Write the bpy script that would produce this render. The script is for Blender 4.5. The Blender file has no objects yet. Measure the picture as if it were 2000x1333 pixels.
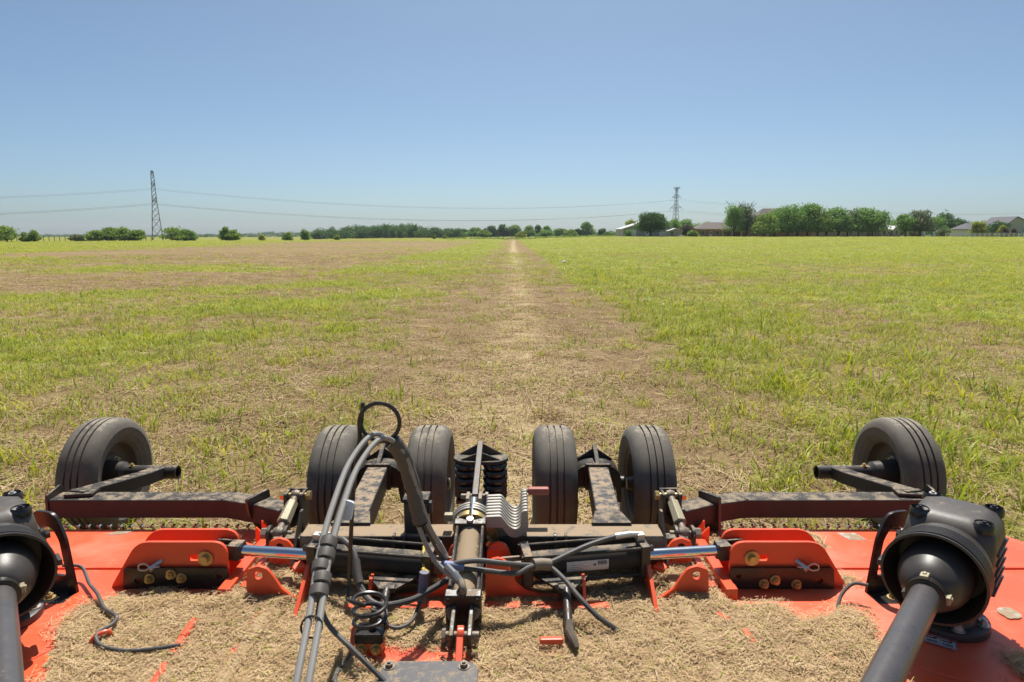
import bpy, bmesh, math, random
import numpy as np
from mathutils import Vector, Matrix, geometry

R = math.radians
scene = bpy.context.scene
COL = scene.collection

# ------------------------------------------------------------------ camera, sky, sun, exposure
cam_d = bpy.data.cameras.new('camera')
cam = bpy.data.objects.new('camera', cam_d)
COL.objects.link(cam)
cam.location = (0, 0, 1.7)
cam.rotation_euler = (R(90 - 9.17), 0, 0)
cam_d.lens = 23.04
cam_d.sensor_width = 36
cam_d.clip_start = 0.05
cam_d.clip_end = 12000
cam_d.dof.use_dof = True
cam_d.dof.focus_distance = 6.0
cam_d.dof.aperture_fstop = 8
scene.camera = cam

SUN_EL, SUN_AZ = 61, 6          # degrees; azimuth from +Y towards +X
w = bpy.data.worlds.new('World')
scene.world = w
w.use_nodes = True
wn = w.node_tree
bg = wn.nodes['Background']
sky = wn.nodes.new('ShaderNodeTexSky')
sky.sky_type = 'NISHITA'
sky.sun_disc = False
sky.sun_elevation = R(SUN_EL)
sky.sun_rotation = R(SUN_AZ)
sky.altitude = 400
sky.air_density = 0.62
sky.dust_density = 2.1
sky.ozone_density = 4.5
tint = wn.nodes.new('ShaderNodeMix')
tint.data_type = 'RGBA'
tint.blend_type = 'MULTIPLY'
tint.inputs['Factor'].default_value = 1.0
tint.inputs[7].default_value = (0.965, 1.065, 0.98, 1)
wn.links.new(sky.outputs[0], tint.inputs[6])
wn.links.new(tint.outputs[2], bg.inputs[0])
bg.inputs[1].default_value = 0.084

sd = bpy.data.lights.new('sun', 'SUN')
sd.energy = 4.6
sd.angle = R(0.55)
sd.color = (1.0, 0.955, 0.88)
sun = bpy.data.objects.new('sun', sd)
COL.objects.link(sun)
dv = Vector((math.sin(R(SUN_AZ)) * math.cos(R(SUN_EL)), math.cos(R(SUN_AZ)) * math.cos(R(SUN_EL)), math.sin(R(SUN_EL))))
sun.rotation_euler = dv.to_track_quat('Z', 'Y').to_euler()
sun.location = dv * 50

vs = scene.view_settings
vs.view_transform = 'Standard'
vs.look = 'None'
vs.exposure = 0.53
vs.gamma = 1.0
vs.use_curve_mapping = False
scene.cycles.max_bounces = 6
scene.cycles.use_denoising = True

# ------------------------------------------------------------------ helpers
def tag(o, label=None, cat=None, group=None, kind=None):
    if label: o['label'] = label
    if cat: o['category'] = cat
    if group: o['group'] = group
    if kind: o['kind'] = kind
    return o

def empty(name, loc=(0, 0, 0), rz=0):
    o = bpy.data.objects.new(name, None)
    o.empty_display_size = 0.2
    o.location = loc
    o.rotation_euler = (0, 0, rz)
    COL.objects.link(o)
    return o

def spline(pts, k=8):
    P = [Vector(p) for p in pts]
    P = [P[0] * 2 - P[1]] + P + [P[-1] * 2 - P[-2]]
    out = []
    for i in range(1, len(P) - 2):
        a, b, c, d = P[i - 1:i + 3]
        for j in range(k):
            t = j / k
            out.append(0.5 * ((2 * b) + (c - a) * t + (2 * a - 5 * b + 4 * c - d) * t * t + (3 * b - a - 3 * c + d) * t ** 3))
    out.append(P[-2])
    return out

class MB:
    """collects shapes, build() links them as one mesh object"""
    def __init__(self):
        self.v = []; self.f = []
    def add(self, vs, fs):
        n = len(self.v)
        self.v += [tuple(p) for p in vs]
        self.f += [tuple(i + n for i in f) for f in fs]
        return self
    def box(self, c, s, rot=None):
        c = Vector(c); hx, hy, hz = (a / 2 for a in s)
        vs = [Vector((x, y, z)) for x in (-hx, hx) for y in (-hy, hy) for z in (-hz, hz)]
        if rot is not None: vs = [rot @ p for p in vs]
        return self.add([c + p for p in vs], [(0, 1, 3, 2), (4, 6, 7, 5), (0, 4, 5, 1), (2, 3, 7, 6), (0, 2, 6, 4), (1, 5, 7, 3)])
    def ring_sweep(self, rings, closed=False, caps=True):
        n = len(rings[0]); vs = [p for r in rings for p in r]; fs = []
        m = len(rings)
        for i in range(m if closed else m - 1):
            a = i * n; b = ((i + 1) % m) * n
            for j in range(n):
                k = (j + 1) % n
                fs.append((a + j, a + k, b + k, b + j))
        if caps and not closed:
            fs.append(tuple(reversed(range(n)))); fs.append(tuple((m - 1) * n + j for j in range(n)))
        return self.add(vs, fs)
    def cyl(self, p0, p1, r0, r1=None, n=20):
        r1 = r0 if r1 is None else r1
        p0 = Vector(p0); p1 = Vector(p1); d = (p1 - p0).normalized()
        u = d.orthogonal().normalized(); v = d.cross(u)
        rg = [[p + (u * math.cos(2 * math.pi * j / n) + v * math.sin(2 * math.pi * j / n)) * r for j in range(n)] for p, r in ((p0, r0), (p1, r1))]
        return self.ring_sweep(rg)
    def hexbolt(self, p, d, r=.012, h=.01, washer=True):
        p = Vector(p); d = Vector(d).normalized()
        if washer:
            self.cyl(p, p + d * h * .25, r * 1.5, n=14); p = p + d * h * .25
        self.cyl(p, p + d * h, r, n=6)
        return self.cyl(p + d * h, p + d * h * 1.5, r * .5, n=8)
    def tube(self, pts, r, n=8, closed=False):
        P = [Vector(p) for p in pts]; m = len(P)
        rr = r if isinstance(r, (list, tuple)) else [r] * m
        T = []
        for i in range(m):
            a = P[(i - 1) % m] if (closed or i > 0) else P[i]
            b = P[(i + 1) % m] if (closed or i < m - 1) else P[i]
            T.append((b - a).normalized())
        u = T[0].orthogonal().normalized(); rings = []
        for i in range(m):
            u = (u - T[i] * u.dot(T[i])).normalized(); v = T[i].cross(u)
            rings.append([P[i] + (u * math.cos(2 * math.pi * j / n) + v * math.sin(2 * math.pi * j / n)) * rr[i] for j in range(n)])
        return self.ring_sweep(rings, closed)
    def rect(self, pts, w, h):
        """square tube swept along a path; w across, h up"""
        P = [Vector(p) for p in pts]; m = len(P); rings = []
        for i in range(m):
            d0 = (P[i] - P[i - 1]).normalized() if i > 0 else None
            d1 = (P[i + 1] - P[i]).normalized() if i < m - 1 else None
            d = ((d0 or d1) + (d1 or d0)).normalized()
            k = 1 / max(.5, d.dot(d0 or d1))
            side = d.cross(Vector((0, 0, 1))).normalized(); up = side.cross(d)
            rings.append([P[i] + side * (a * w / 2 * k) + up * (b * h / 2) for a, b in ((-1, -1), (1, -1), (1, 1), (-1, 1))])
        return self.ring_sweep(rings)
    def lathe(self, prof, o, axis, n=32, closed=False):
        """prof: list of (along axis, radius)"""
        o = Vector(o); d = Vector(axis).normalized(); u = d.orthogonal().normalized(); v = d.cross(u)
        rings = [[o + d * a + (u * math.cos(2 * math.pi * j / n) + v * math.sin(2 * math.pi * j / n)) * max(r, 1e-4) for j in range(n)] for a, r in prof]
        return self.ring_sweep(rings, closed, caps=not closed)
    def prism(self, poly, o, ux, uy, th, holes=()):
        o = Vector(o); ux = Vector(ux); uy = Vector(uy); nz = ux.cross(uy).normalized()
        loops = [[Vector((a, b, 0)) for a, b in poly]] + [[Vector((a, b, 0)) for a, b in h] for h in holes]
        tri = geometry.tessellate_polygon(loops)
        flat = [p for l in loops for p in l]; N = len(flat)
        vs = [o + ux * p.x + uy * p.y + nz * s * th / 2 for s in (-1, 1) for p in flat]
        fs = []
        for t in tri:
            a, b, c = (flat[i] for i in t)
            t = t if (b - a).cross(c - a).z > 0 else (t[0], t[2], t[1])
            fs.append(tuple(i + N for i in t)); fs.append((t[0], t[2], t[1]))
        base = 0
        for l in loops:
            n = len(l)
            for j in range(n):
                a = base + j; b = base + (j + 1) % n
                fs.append((a, b, b + N, a + N))
            base += n
        return self.add(vs, fs)
    def mesh(self, name, off=(0, 0, 0), smooth=True, angle=35):
        me = bpy.data.meshes.new(name)
        ox, oy, oz = off
        me.from_pydata([(x - ox, y - oy, z - oz) for x, y, z in self.v], [], self.f)
        bm = bmesh.new(); bm.from_mesh(me)
        bmesh.ops.recalc_face_normals(bm, faces=bm.faces)
        bm.to_mesh(me); bm.free()
        if smooth:
            me.polygons.foreach_set('use_smooth', [True] * len(me.polygons))
            me.set_sharp_from_angle(angle=R(angle))
        return me

def wloc(o):
    l = Vector((0, 0, 0))
    while o is not None:
        l += o.location; o = o.parent
    return l

def part(name, mb, m, parent=None, bevel=0, seg=2, label=None, smooth=True, angle=35):
    me = mb.mesh(name, wloc(parent) if parent else (0, 0, 0), smooth, angle)
    o = bpy.data.objects.new(name, me)
    COL.objects.link(o)
    me.materials.append(m)
    if parent: o.parent = parent
    if bevel:
        b = o.modifiers.new('bevel', 'BEVEL'); b.width = bevel; b.segments = seg; b.limit_method = 'ANGLE'; b.angle_limit = R(40)
        b.harden_normals = True
    if label: o['label'] = label
    return o

def circle(cx, cy, r, n=16, a0=0, a1=360):
    full = abs(a1 - a0) >= 360
    k = n if full else n - 1
    return [(cx + r * math.cos(R(a0 + (a1 - a0) * i / k)), cy + r * math.sin(R(a0 + (a1 - a0) * i / k))) for i in range(n)]

def roundpoly(pts, r, n=5):
    """round the corners of a 2d polygon; r a number or one per corner"""
    out = []; m = len(pts)
    rr = r if isinstance(r, (list, tuple)) else [r] * m
    for i in range(m):
        p = Vector(pts[i]); a = Vector(pts[i - 1]); b = Vector(pts[(i + 1) % m])
        if rr[i] <= 0: out.append(tuple(p)); continue
        da = (a - p).normalized(); db = (b - p).normalized()
        k = min(rr[i], (a - p).length * .49, (b - p).length * .49)
        for j in range(n + 1):
            t = j / n
            out.append(tuple((p + da * k) * (1 - t) ** 2 + p * 2 * t * (1 - t) + (p + db * k) * t * t))
    return out

X3, Y3, Z3 = Vector((1, 0, 0)), Vector((0, 1, 0)), Vector((0, 0, 1))
# numpy value noise
def vnoise(x, y, s, seed=0):
    x = np.asarray(x, float) / s; y = np.asarray(y, float) / s
    xi = np.floor(x).astype(np.int64); yi = np.floor(y).astype(np.int64)
    fx = x - xi; fy = y - yi; fx = fx * fx * (3 - 2 * fx); fy = fy * fy * (3 - 2 * fy)
    def h(a, b):
        n = (a * 374761393 + b * 668265263 + seed * 2147483647 + 1013904223) & 0xffffffff
        n = ((n ^ (n >> 13)) * 1274126177) & 0xffffffff
        return ((n ^ (n >> 16)) & 0xffff) / 65535.0
    return (h(xi, yi) * (1 - fx) + h(xi + 1, yi) * fx) * (1 - fy) + (h(xi, yi + 1) * (1 - fx) + h(xi + 1, yi + 1) * fx) * fy
def fbm(x, y, s, seed=0, o=3):
    t = 0; a = 1; k = 0
    for i in range(o):
        t = t + a * vnoise(x, y, s / 2 ** i, seed + i * 17); k += a; a *= .5
    return t / k
def sst(a, b, x):
    t = np.clip((np.asarray(x, float) - a) / (b - a), 0, 1)
    return t * t * (3 - 2 * t)

# ------------------------------------------------------------------ materials
class NT:
    def __init__(self, name):
        self.m = bpy.data.materials.new(name); self.m.use_nodes = True
        self.t = self.m.node_tree; self.b = self.t.nodes['Principled BSDF']; self.out = self.t.nodes['Material Output']
    def n(self, typ, **kw):
        nd = self.t.nodes.new(typ)
        for k, v in kw.items():
            if k in nd.inputs.keys(): self.set(nd.inputs[k], v)
            else: setattr(nd, k, v)
        return nd
    def set(self, sock, v):
        if isinstance(v, bpy.types.NodeSocket): self.t.links.new(v, sock)
        else: sock.default_value = v
    def noise(self, scale, detail=4, rough=.55, vec=None, coord='Object', dist=0):
        if vec is None: vec = self.n('ShaderNodeTexCoord').outputs[coord]
        nd = self.n('ShaderNodeTexNoise', Scale=scale, Detail=detail, Roughness=rough, Vector=vec, Distortion=dist)
        return nd.outputs['Fac']
    def math(self, op, a, b=0.0, c=0.0, clamp=False):
        nd = self.n('ShaderNodeMath', operation=op, use_clamp=clamp)
        self.set(nd.inputs[0], a); self.set(nd.inputs[1], b); self.set(nd.inputs[2], c)
        return nd.outputs[0]
    def ramp(self, f, lo, hi, a=0.0, b=1.0):
        nd = self.n('ShaderNodeMapRange', clamp=True, interpolation_type='SMOOTHSTEP')
        for k, v in zip(('Value', 'From Min', 'From Max', 'To Min', 'To Max'), (f, lo, hi, a, b)): self.set(nd.inputs[k], v)
        return nd.outputs[0]
    def mix(self, f, a, b):
        nd = self.n('ShaderNodeMix', data_type='RGBA')
        self.set(nd.inputs['Factor'], f)
        for k, v in ((6, a), (7, b)):
            if isinstance(v, tuple): v = (*v[:3], 1)
            self.set(nd.inputs[k], v)
        return nd.outputs[2]
    def col(self, v):
        if isinstance(v, tuple): v = (*v[:3], 1)
        self.set(self.b.inputs['Base Color'], v)
    def rough(self, v): self.set(self.b.inputs['Roughness'], v)
    def bump(self, h, strength=.4, dist=.01):
        nd = self.n('ShaderNodeBump', Strength=strength, Distance=dist, Height=h)
        self.t.links.new(nd.outputs[0], self.b.inputs['Normal'])
    def nz(self):
        g = self.n('ShaderNodeNewGeometry'); s = self.n('ShaderNodeSeparateXYZ', Vector=g.outputs['Normal'])
        return s.outputs[2]

DUST = (.31, .225, .14)
def dusty(name, base, rough=.4, metal=0, dust=.2, film=.08, scale=14, dcol=DUST, coat=0, bump=.15, var=.15, spec=.5):
    N = NT(name)
    N.b.inputs['Specular IOR Level'].default_value = spec
    n1 = N.noise(scale, 6, .65); n2 = N.noise(scale * 5, 5, .7)
    nn = N.math('ADD', N.math('MULTIPLY', n1, .65), N.math('MULTIPLY', n2, .35))
    a = N.math('MULTIPLY_ADD', N.math('MAXIMUM', N.nz(), 0.0), .7, nn)
    msk = N.ramp(a, 1.27 - dust, 1.43 - dust)
    fac = N.math('MAXIMUM', msk, N.math('MULTIPLY', nn, film * 2))
    b2 = tuple(c * (1 - var) for c in base)
    col = N.mix(N.noise(3, 3), base, b2)
    N.col(N.mix(fac, col, dcol))
    N.rough(N.math('ADD', N.math('MULTIPLY', fac, .9 - rough), N.math('MULTIPLY_ADD', n2, .12, rough - .06)))
    N.set(N.b.inputs['Metallic'], N.math('MULTIPLY', N.math('SUBTRACT', 1.0, fac), metal))
    if coat: N.b.inputs['Coat Weight'].default_value = coat; N.b.inputs['Coat Roughness'].default_value = .15
    if bump: N.bump(N.math('MULTIPLY', nn, fac), bump, .004)
    return N.m

M = {}
def deck_paint():
    N = NT('orange_deck_paint')
    big = N.noise(2.2, 6, .62, dist=.4); mid = N.noise(11, 6, .7); fin = N.noise(120, 4, .7)
    mp = N.n('ShaderNodeMapping', Scale=(3, 60, 3)); N.t.links.new(N.n('ShaderNodeTexCoord').outputs['Object'], mp.inputs['Vector'])
    scr = N.noise(2.0, 3, .6, mp.outputs[0])
    col = N.mix(mid, (.88, .090, .026), (.82, .105, .038))
    film = N.math('MULTIPLY', N.ramp(big, .46, .74), .34)
    spots = N.math('MULTIPLY', N.ramp(N.math('ADD', N.math('MULTIPLY', mid, .6), N.math('MULTIPLY', fin, .4)), .56, .66), .55)
    streak = N.math('MULTIPLY', N.ramp(scr, .60, .70), .35)
    f = N.math('MULTIPLY', N.math('MAXIMUM', film, N.math('MAXIMUM', N.math('MULTIPLY', spots, N.ramp(big, .35, .6)), streak)), N.ramp(N.nz(), .2, .8))
    f = N.math('ADD', f, .02)
    N.col(N.mix(f, col, (.42, .31, .20))); N.rough(N.math('MULTIPLY_ADD', f, .6, .34))
    N.bump(fin, .05, .002)
    return N.m
M['orange'] = deck_paint()
M['orange_clean'] = dusty('orange_paint_clean', (.86, .105, .038), .28, 0, -.06, .03, 20)
M['black'] = dusty('black_paint', (.016, .016, .018), .36, 0, .13, .10, 22)
M['black_dusty'] = dusty('black_paint_dusty', (.022, .022, .023), .58, 0, .15, .09, 18, dcol=(.26, .205, .145), spec=.25)
M['tube_dusty'] = dusty('cross_tube_dusty', (.018, .018, .020), .38, 0, .24, .14, 14)
M['beam_dusty'] = dusty('beam_dusty', (.018, .018, .020), .34, 0, .15, .13, 20)
M['spotted'] = dusty('spotted_plate', (.035, .04, .05), .4, 0, .09, .10, 34)
M['black_gloss'] = dusty('black_gloss', (.012, .012, .014), .22, 0, -.1, .05, 20)
M['barrel_dusty'] = dusty('barrel_dusty', (.02, .02, .022), .4, 0, .40, .32, 12)
M['casting'] = dusty('gearbox_casting', (.028, .029, .033), .42, 0, .05, .15, 30, bump=.5)
M['plastic'] = dusty('black_plastic', (.02, .021, .024), .38, 0, .03, .10, 25)
M['guard_tube'] = dusty('guard_tube_plastic', (.035, .042, .058), .20, 0, .02, .16, 18)
M['chrome'] = dusty('chrome', (.8, .8, .82), .12, 1, -.4, 0, 10, bump=0)
M['zinc'] = dusty('zinc', (.62, .62, .6), .38, 1, -.05, .15, 40)
M['alu'] = dusty('cast_aluminium', (.42, .41, .39), .48, .8, -.05, .25, 30)
M['gold'] = dusty('yellow_zinc', (.62, .46, .2), .38, 1, -.05, .15, 30)
M['khaki'] = dusty('khaki_steel', (.36, .33, .22), .5, .3, .1, .2, 30)
M['steel'] = dusty('worn_steel', (.22, .19, .16), .5, .6, .12, .3, 30)
M['rubber'] = dusty('tyre_rubber', (.038, .037, .036), .8, 0, .20, .42, 14, dcol=(.27, .23, .175), bump=.4)
M['rim'] = dusty('rim_paint', (.03, .029, .028), .5, 0, .1, .2, 22)
M['hose'] = dusty('hose_rubber', (.035, .035, .037), .5, 0, .1, .22, 30, dcol=(.26, .23, .19))
M['hose_grey'] = dusty('hose_braid', (.27, .27, .265), .5, 0, .08, .2, 40)
M['wrap'] = dusty('hose_wrap', (.05, .05, .052), .5, 0, .1, .15, 30)
M['red_grip'] = dusty('red_rubber_grip', (.42, .10, .075), .5, 0, .02, .12, 20)
M['blue_sleeve'] = dusty('blue_sleeve', (.12, .18, .36), .45, 0, .0, .15, 20)
M['violet_sleeve'] = dusty('violet_sleeve', (.14, .14, .24), .5, 0, .0, .15, 20)
M['white'] = dusty('white_label', (.72, .72, .70), .5, 0, .05, .12, 40)
M['grey_label'] = dusty('grey_label', (.52, .51, .47), .5, 0, .2, .1, 25)
M['ink'] = dusty('black_ink', (.02, .02, .02), .5, 0, -.2, .05, 40)
M['red_ink'] = dusty('red_ink', (.62, .05, .03), .5, 0, -.2, .05, 40)
M['blue_ink'] = dusty('blue_ink', (.05, .09, .25), .5, 0, -.2, .05, 40)
M['yellow'] = dusty('yellow_cord', (.6, .45, .05), .5, 0, 0, .15, 40)
M['tape'] = dusty('white_tape', (.75, .76, .80), .45, 0, -.2, .03, 30)
# ------------------------------------------------------------------ the field: height, what grows where
def terr(x, y):
    x = np.asarray(x, float); y = np.asarray(y, float)
    d = np.hypot(x, y); ang = np.where(y > 1, x / np.maximum(y, 1), np.sign(x) * 2)
    z = 1.15 * sst(60, 240, d) * sst(-.02, .16, ang)
    z = z - 1.2 * sst(190, 420, d) * sst(-.12, -.4, ang)
    z = z + (fbm(x, y, 1.1, 5, 3) - .5) * .045 * sst(400, 60, d)
    z = z + (fbm(x, y, 14, 8, 2) - .5) * .22 * sst(10, 40, d) * sst(900, 300, d)
    return z

def brown_left(x, y):
    wob = (fbm(x, y, 5, 31) - .5) * 3.0
    yy = y + wob * .6; xx = x + wob * .5
    b = sst(18.5, 20.5, yy + 3.0 * sst(-14, -7, xx) * -1) * sst(-7.6, -9.2, xx)
    b = b * np.maximum(sst(-54, -38, xx + .05 * yy), sst(56, 47, yy))
    b = b * (.80 + .20 * sst(.30, .55, fbm(x * .9, y * .16, 5, 61, 3)))
    b = b * sst(260, 150, yy)
    isl = np.exp(-((xx + 17) / 6) ** 4 - ((yy - 34) / 3.6) ** 4)
    isl2 = np.exp(-((xx + 40) / 12) ** 2 - ((yy - 46) / 5) ** 2) * .6
    return np.clip(b * (1 - isl) * (1 - isl2), 0, 1)

def field(x, y):
    """0..1 amounts: green cover, tall grass, pale windrow of clippings"""
    x = np.asarray(x, float); y = np.asarray(y, float)
    wob = (fbm(x, y, 3.5, 3) - .5) * 1.3
    pr = fbm(x, y * .8, 5, 11, 4); pl = fbm(x, y, 3.2, 21, 4); ps = fbm(x * 3, y * .35, 6, 51, 3)
    right = sst(2.0, 2.55, x + wob * .35)
    left = sst(-1.6, -3.6, x + wob)
    far = sst(12, 45, y)
    gr = right * (.64 + .36 * far + .32 * (1 - far) * sst(2.2, 3.2, x) * sst(7.5, 3.5, x)) * (.50 + .85 * sst(.30, .62, pr))
    gl = left * (.70 + .22 * far) * (.42 + .95 * sst(.32, .64, pl)) * (1 - .93 * brown_left(x, y))
    gl = gl * (.8 + .2 * sst(4.5, 9, y))
    st = (1 - right) * (1 - left)
    gs = st * (.05 + .22 * sst(.5, .7, ps) + .18 * sst(0, -2, x) * sst(10, 25, y))
    g = np.clip(gr + gl + gs, 0, 1)
    tall = right * (sst(6.5, 3.4, x + wob) * sst(2.0, 2.9, x) + .35 * sst(.55, .7, pr)) + left * .38 * sst(.42, .62, pl) * (1 - brown_left(x, y))
    tall = tall + sst(3.1, 3.9, x) * sst(4.4, 5.2, y) * sst(9, 7, y) * .75
    edge = sst(-20, -60, x) * sst(90, 140, y)
    tall = np.clip(tall + edge * .5, 0, 1)
    pale = np.exp(-((x - .17 + (fbm(x, y, 4, 71) - .5) * .35) / (.40 + .25 * sst(12, 5, y))) ** 2)
    pale = np.maximum(pale, brown_left(x, y) * .16 * sst(.5, .7, fbm(x * .4, y * 2, 8, 77)))
    return g, tall, np.clip(pale, 0, 1)

# ground sheet: a fan of rings, fine near the mower and in front
rad = np.concatenate([[0.0], 1.2 * (3000 / 1.2) ** (np.arange(235) / 234)])
th = np.radians(np.concatenate([np.linspace(-55, 55, 420), np.linspace(57, 303, 70)]))
TH, RD = np.meshgrid(th, rad)
GX = RD * np.sin(TH); GY = RD * np.cos(TH); GZ = terr(GX, GY)
nr, na = GX.shape
idx = np.arange(nr * na).reshape(nr, na)
a = idx[:-1, :]; b = idx[1:, :]
quads = np.stack([a, b, np.roll(b, -1, 1), np.roll(a, -1, 1)], -1).reshape(-1, 4)
me = bpy.data.meshes.new('field_ground')
me.from_pydata(np.stack([GX, GY, GZ], -1).reshape(-1, 3).tolist(), [], quads.tolist())
g_, t_, p_ = field(GX.ravel(), GY.ravel())
for nm, arr in (('green', g_), ('pale', p_), ('mown', brown_left(GX.ravel(), GY.ravel()))):
    at = me.attributes.new(nm, 'FLOAT', 'POINT'); at.data.foreach_set('value', arr.astype(np.float32))
me.polygons.foreach_set('use_smooth', [True] * len(me.polygons))
bm = bmesh.new(); bm.from_mesh(me); bmesh.ops.remove_doubles(bm, verts=bm.verts, dist=1e-5)
bmesh.ops.recalc_face_normals(bm, faces=bm.faces)
bm.to_mesh(me); bm.free()
if me.polygons[5000].normal.z < 0: me.flip_normals()
ground = bpy.data.objects.new('field_ground', me)
COL.objects.link(ground)
tag(ground, kind='structure')

N = NT('field_soil')
pos = N.n('ShaderNodeNewGeometry').outputs['Position']
def ngr(scale, detail=4, rough=.6, dist=0): return N.noise(scale, detail, rough, pos, dist=dist)
at_g = N.n('ShaderNodeAttribute', attribute_name='green').outputs['Fac']
at_p = N.n('ShaderNodeAttribute', attribute_name='pale').outputs['Fac']
n_f = ngr(38, 6, .7, .6); n_m = ngr(7, 5, .65); n_l = ngr(.9, 5, .6)
st = N.n('ShaderNodeMapping', Scale=(1.0, .12, 1)); N.t.links.new(pos, st.inputs['Vector'])
n_st = N.noise(2.2, 4, .6, st.outputs[0])
brown = N.mix(N.ramp(n_f, .32, .70), (.14, .09, .046), (.325, .225, .118))
brown = N.mix(N.math('MULTIPLY', N.ramp(n_m, .42, .66), .5), brown, (.24, .16, .075))
brown = N.mix(N.math('MULTIPLY', N.ramp(n_st, .45, .62), .30), brown, (.28, .21, .085))
brown = N.mix(N.math('MULTIPLY', at_p, N.ramp(n_m, .3, .6, .5, .95)), brown, (.47, .36, .205))
green = N.mix(N.ramp(n_f, .34, .68), (.12, .14, .014), (.255, .275, .024))
green = N.mix(N.math('MULTIPLY', N.ramp(n_l, .42, .62), .55), green, (.32, .29, .035))
brk = N.ramp(N.math('ADD', at_g, N.math('MULTIPLY', N.math('ADD', N.math('SUBTRACT', n_m, .5), N.math('SUBTRACT', n_f, .5)), .8)), .28, .72)
N.col(N.mix(brk, brown, green))
N.rough(.95)
N.b.inputs['Specular IOR Level'].default_value = .15
N.bump(N.math('ADD', n_f, N.math('MULTIPLY', n_m, .6)), .7, .03)
me.materials.append(N.m)

# ------------------------------------------------------------------ grass and straw prototypes (sources for the scatter)
def blades(rng, n, rad_, hmin, hmax, wmin, wmax, lean, bend, segs=3, lie=False, zbase=0.0):
    V = []; Fc = []; T = []
    for i in range(n):
        r = rad_ * math.sqrt(rng.random()); a = rng.random() * 2 * math.pi
        p = np.array([r * math.cos(a), r * math.sin(a), zbase])
        az = rng.random() * 2 * math.pi
        L = rng.uniform(hmin, hmax); wd = rng.uniform(wmin, wmax)
        if lie:
            d = np.array([math.cos(az), math.sin(az), rng.uniform(-.12, .25)]); p[2] += rng.uniform(.0, .025)
            p = p - d * L * .5; p[2] = max(p[2], .003)
        else:
            ln = rng.uniform(0, lean); d = np.array([math.cos(az) * ln, math.sin(az) * ln, 1.0])
        d /= np.linalg.norm(d)
        sa = az + math.pi / 2 + rng.uniform(-.6, .6)
        side = np.array([math.cos(sa), math.sin(sa), rng.uniform(-.3, .3) if lie else 0])
        base = len(V); q = p.copy(); bd = rng.uniform(.2, 1) * bend
        curl = rng.uniform(-.35, .35) if lie else 0
        for s in range(segs + 1):
            t = s / segs
            ww = wd * (1 - t ** 1.6 * .92) * (.6 + .4 * min(1, t * 4)) * .5 if not lie else wd * .5
            V.append(q - side * ww); V.append(q + side * ww)
            d2 = d.copy()
            if lie: d2 = d + side * curl * t
            else: d2[2] -= bd * (t * 1.3) ** 1.5; d2[:2] += np.array([math.cos(az), math.sin(az)]) * bd * t * .8
            d2 /= np.linalg.norm(d2)
            q = q + d2 * L / segs
        tone = rng.random()
        for s in range(segs):
            k = base + s * 2; Fc.append((k, k + 1, k + 3, k + 2)); T.append(tone)
    return V, Fc, T

def proto(name, mats, specs, seed):
    rng = random.Random(seed); V = []; Fc = []; T = []; MI = []
    for mi, kw in specs:
        v, f, t = blades(rng, **kw); o = len(V)
        V += v; Fc += [tuple(i + o for i in q) for q in f]; T += t; MI += [mi] * len(f)
    m_ = bpy.data.meshes.new(name)
    m_.from_pydata([tuple(map(float, p)) for p in V], [], Fc)
    at = m_.attributes.new('tone', 'FLOAT', 'FACE'); at.data.foreach_set('value', T)
    for x in mats: m_.materials.append(x)
    m_.polygons.foreach_set('material_index', MI)
    m_.polygons.foreach_set('use_smooth', [True] * len(m_.polygons))
    return bpy.data.objects.new(name, m_)

def leafmat(name, c1, c2, c3, trans=.35, rough=.55, spec=.35):
    N = NT(name)
    rnd = N.n('ShaderNodeObjectInfo').outputs['Random']
    tone = N.n('ShaderNodeAttribute', attribute_name='tone').outputs['Fac']
    c = N.mix(tone, c1, c2)
    c = N.mix(N.ramp(rnd, .45, 1.0), c, c3)
    N.col(c); N.rough(rough); N.b.inputs['Specular IOR Level'].default_value = spec
    tr = N.n('ShaderNodeBsdfTranslucent'); N.t.links.new(c, tr.inputs[0])
    mx = N.n('ShaderNodeMixShader'); mx.inputs[0].default_value = trans
    N.t.links.new(N.b.outputs[0], mx.inputs[1]); N.t.links.new(tr.outputs[0], mx.inputs[2])
    N.t.links.new(mx.outputs[0], N.out.inputs[0])
    return N.m
M['blade'] = leafmat('green_blade', (.20, .285, .016), (.39, .45, .026), (.54, .50, .03), .42)
M['straw'] = leafmat('dry_straw', (.53, .395, .215), (.37, .245, .135), (.62, .485, .28), .3, .7, .2)
M['stub'] = leafmat('dry_stem', (.34, .22, .125), (.21, .13, .08), (.38, .265, .14), .3, .75, .2)
M['hay'] = leafmat('pale_hay', (.30, .33, .05), (.42, .42, .09), (.40, .42, .05), .35, .6, .25)
M['chaff'] = leafmat('chopped_straw', (.58, .41, .225), (.37, .24, .125), (.64, .48, .28), .15, .75, .2)

def collection(objs, name):
    c = bpy.data.collections.new(name)
    for o in objs: c.objects.link(o)
    return c

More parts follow.
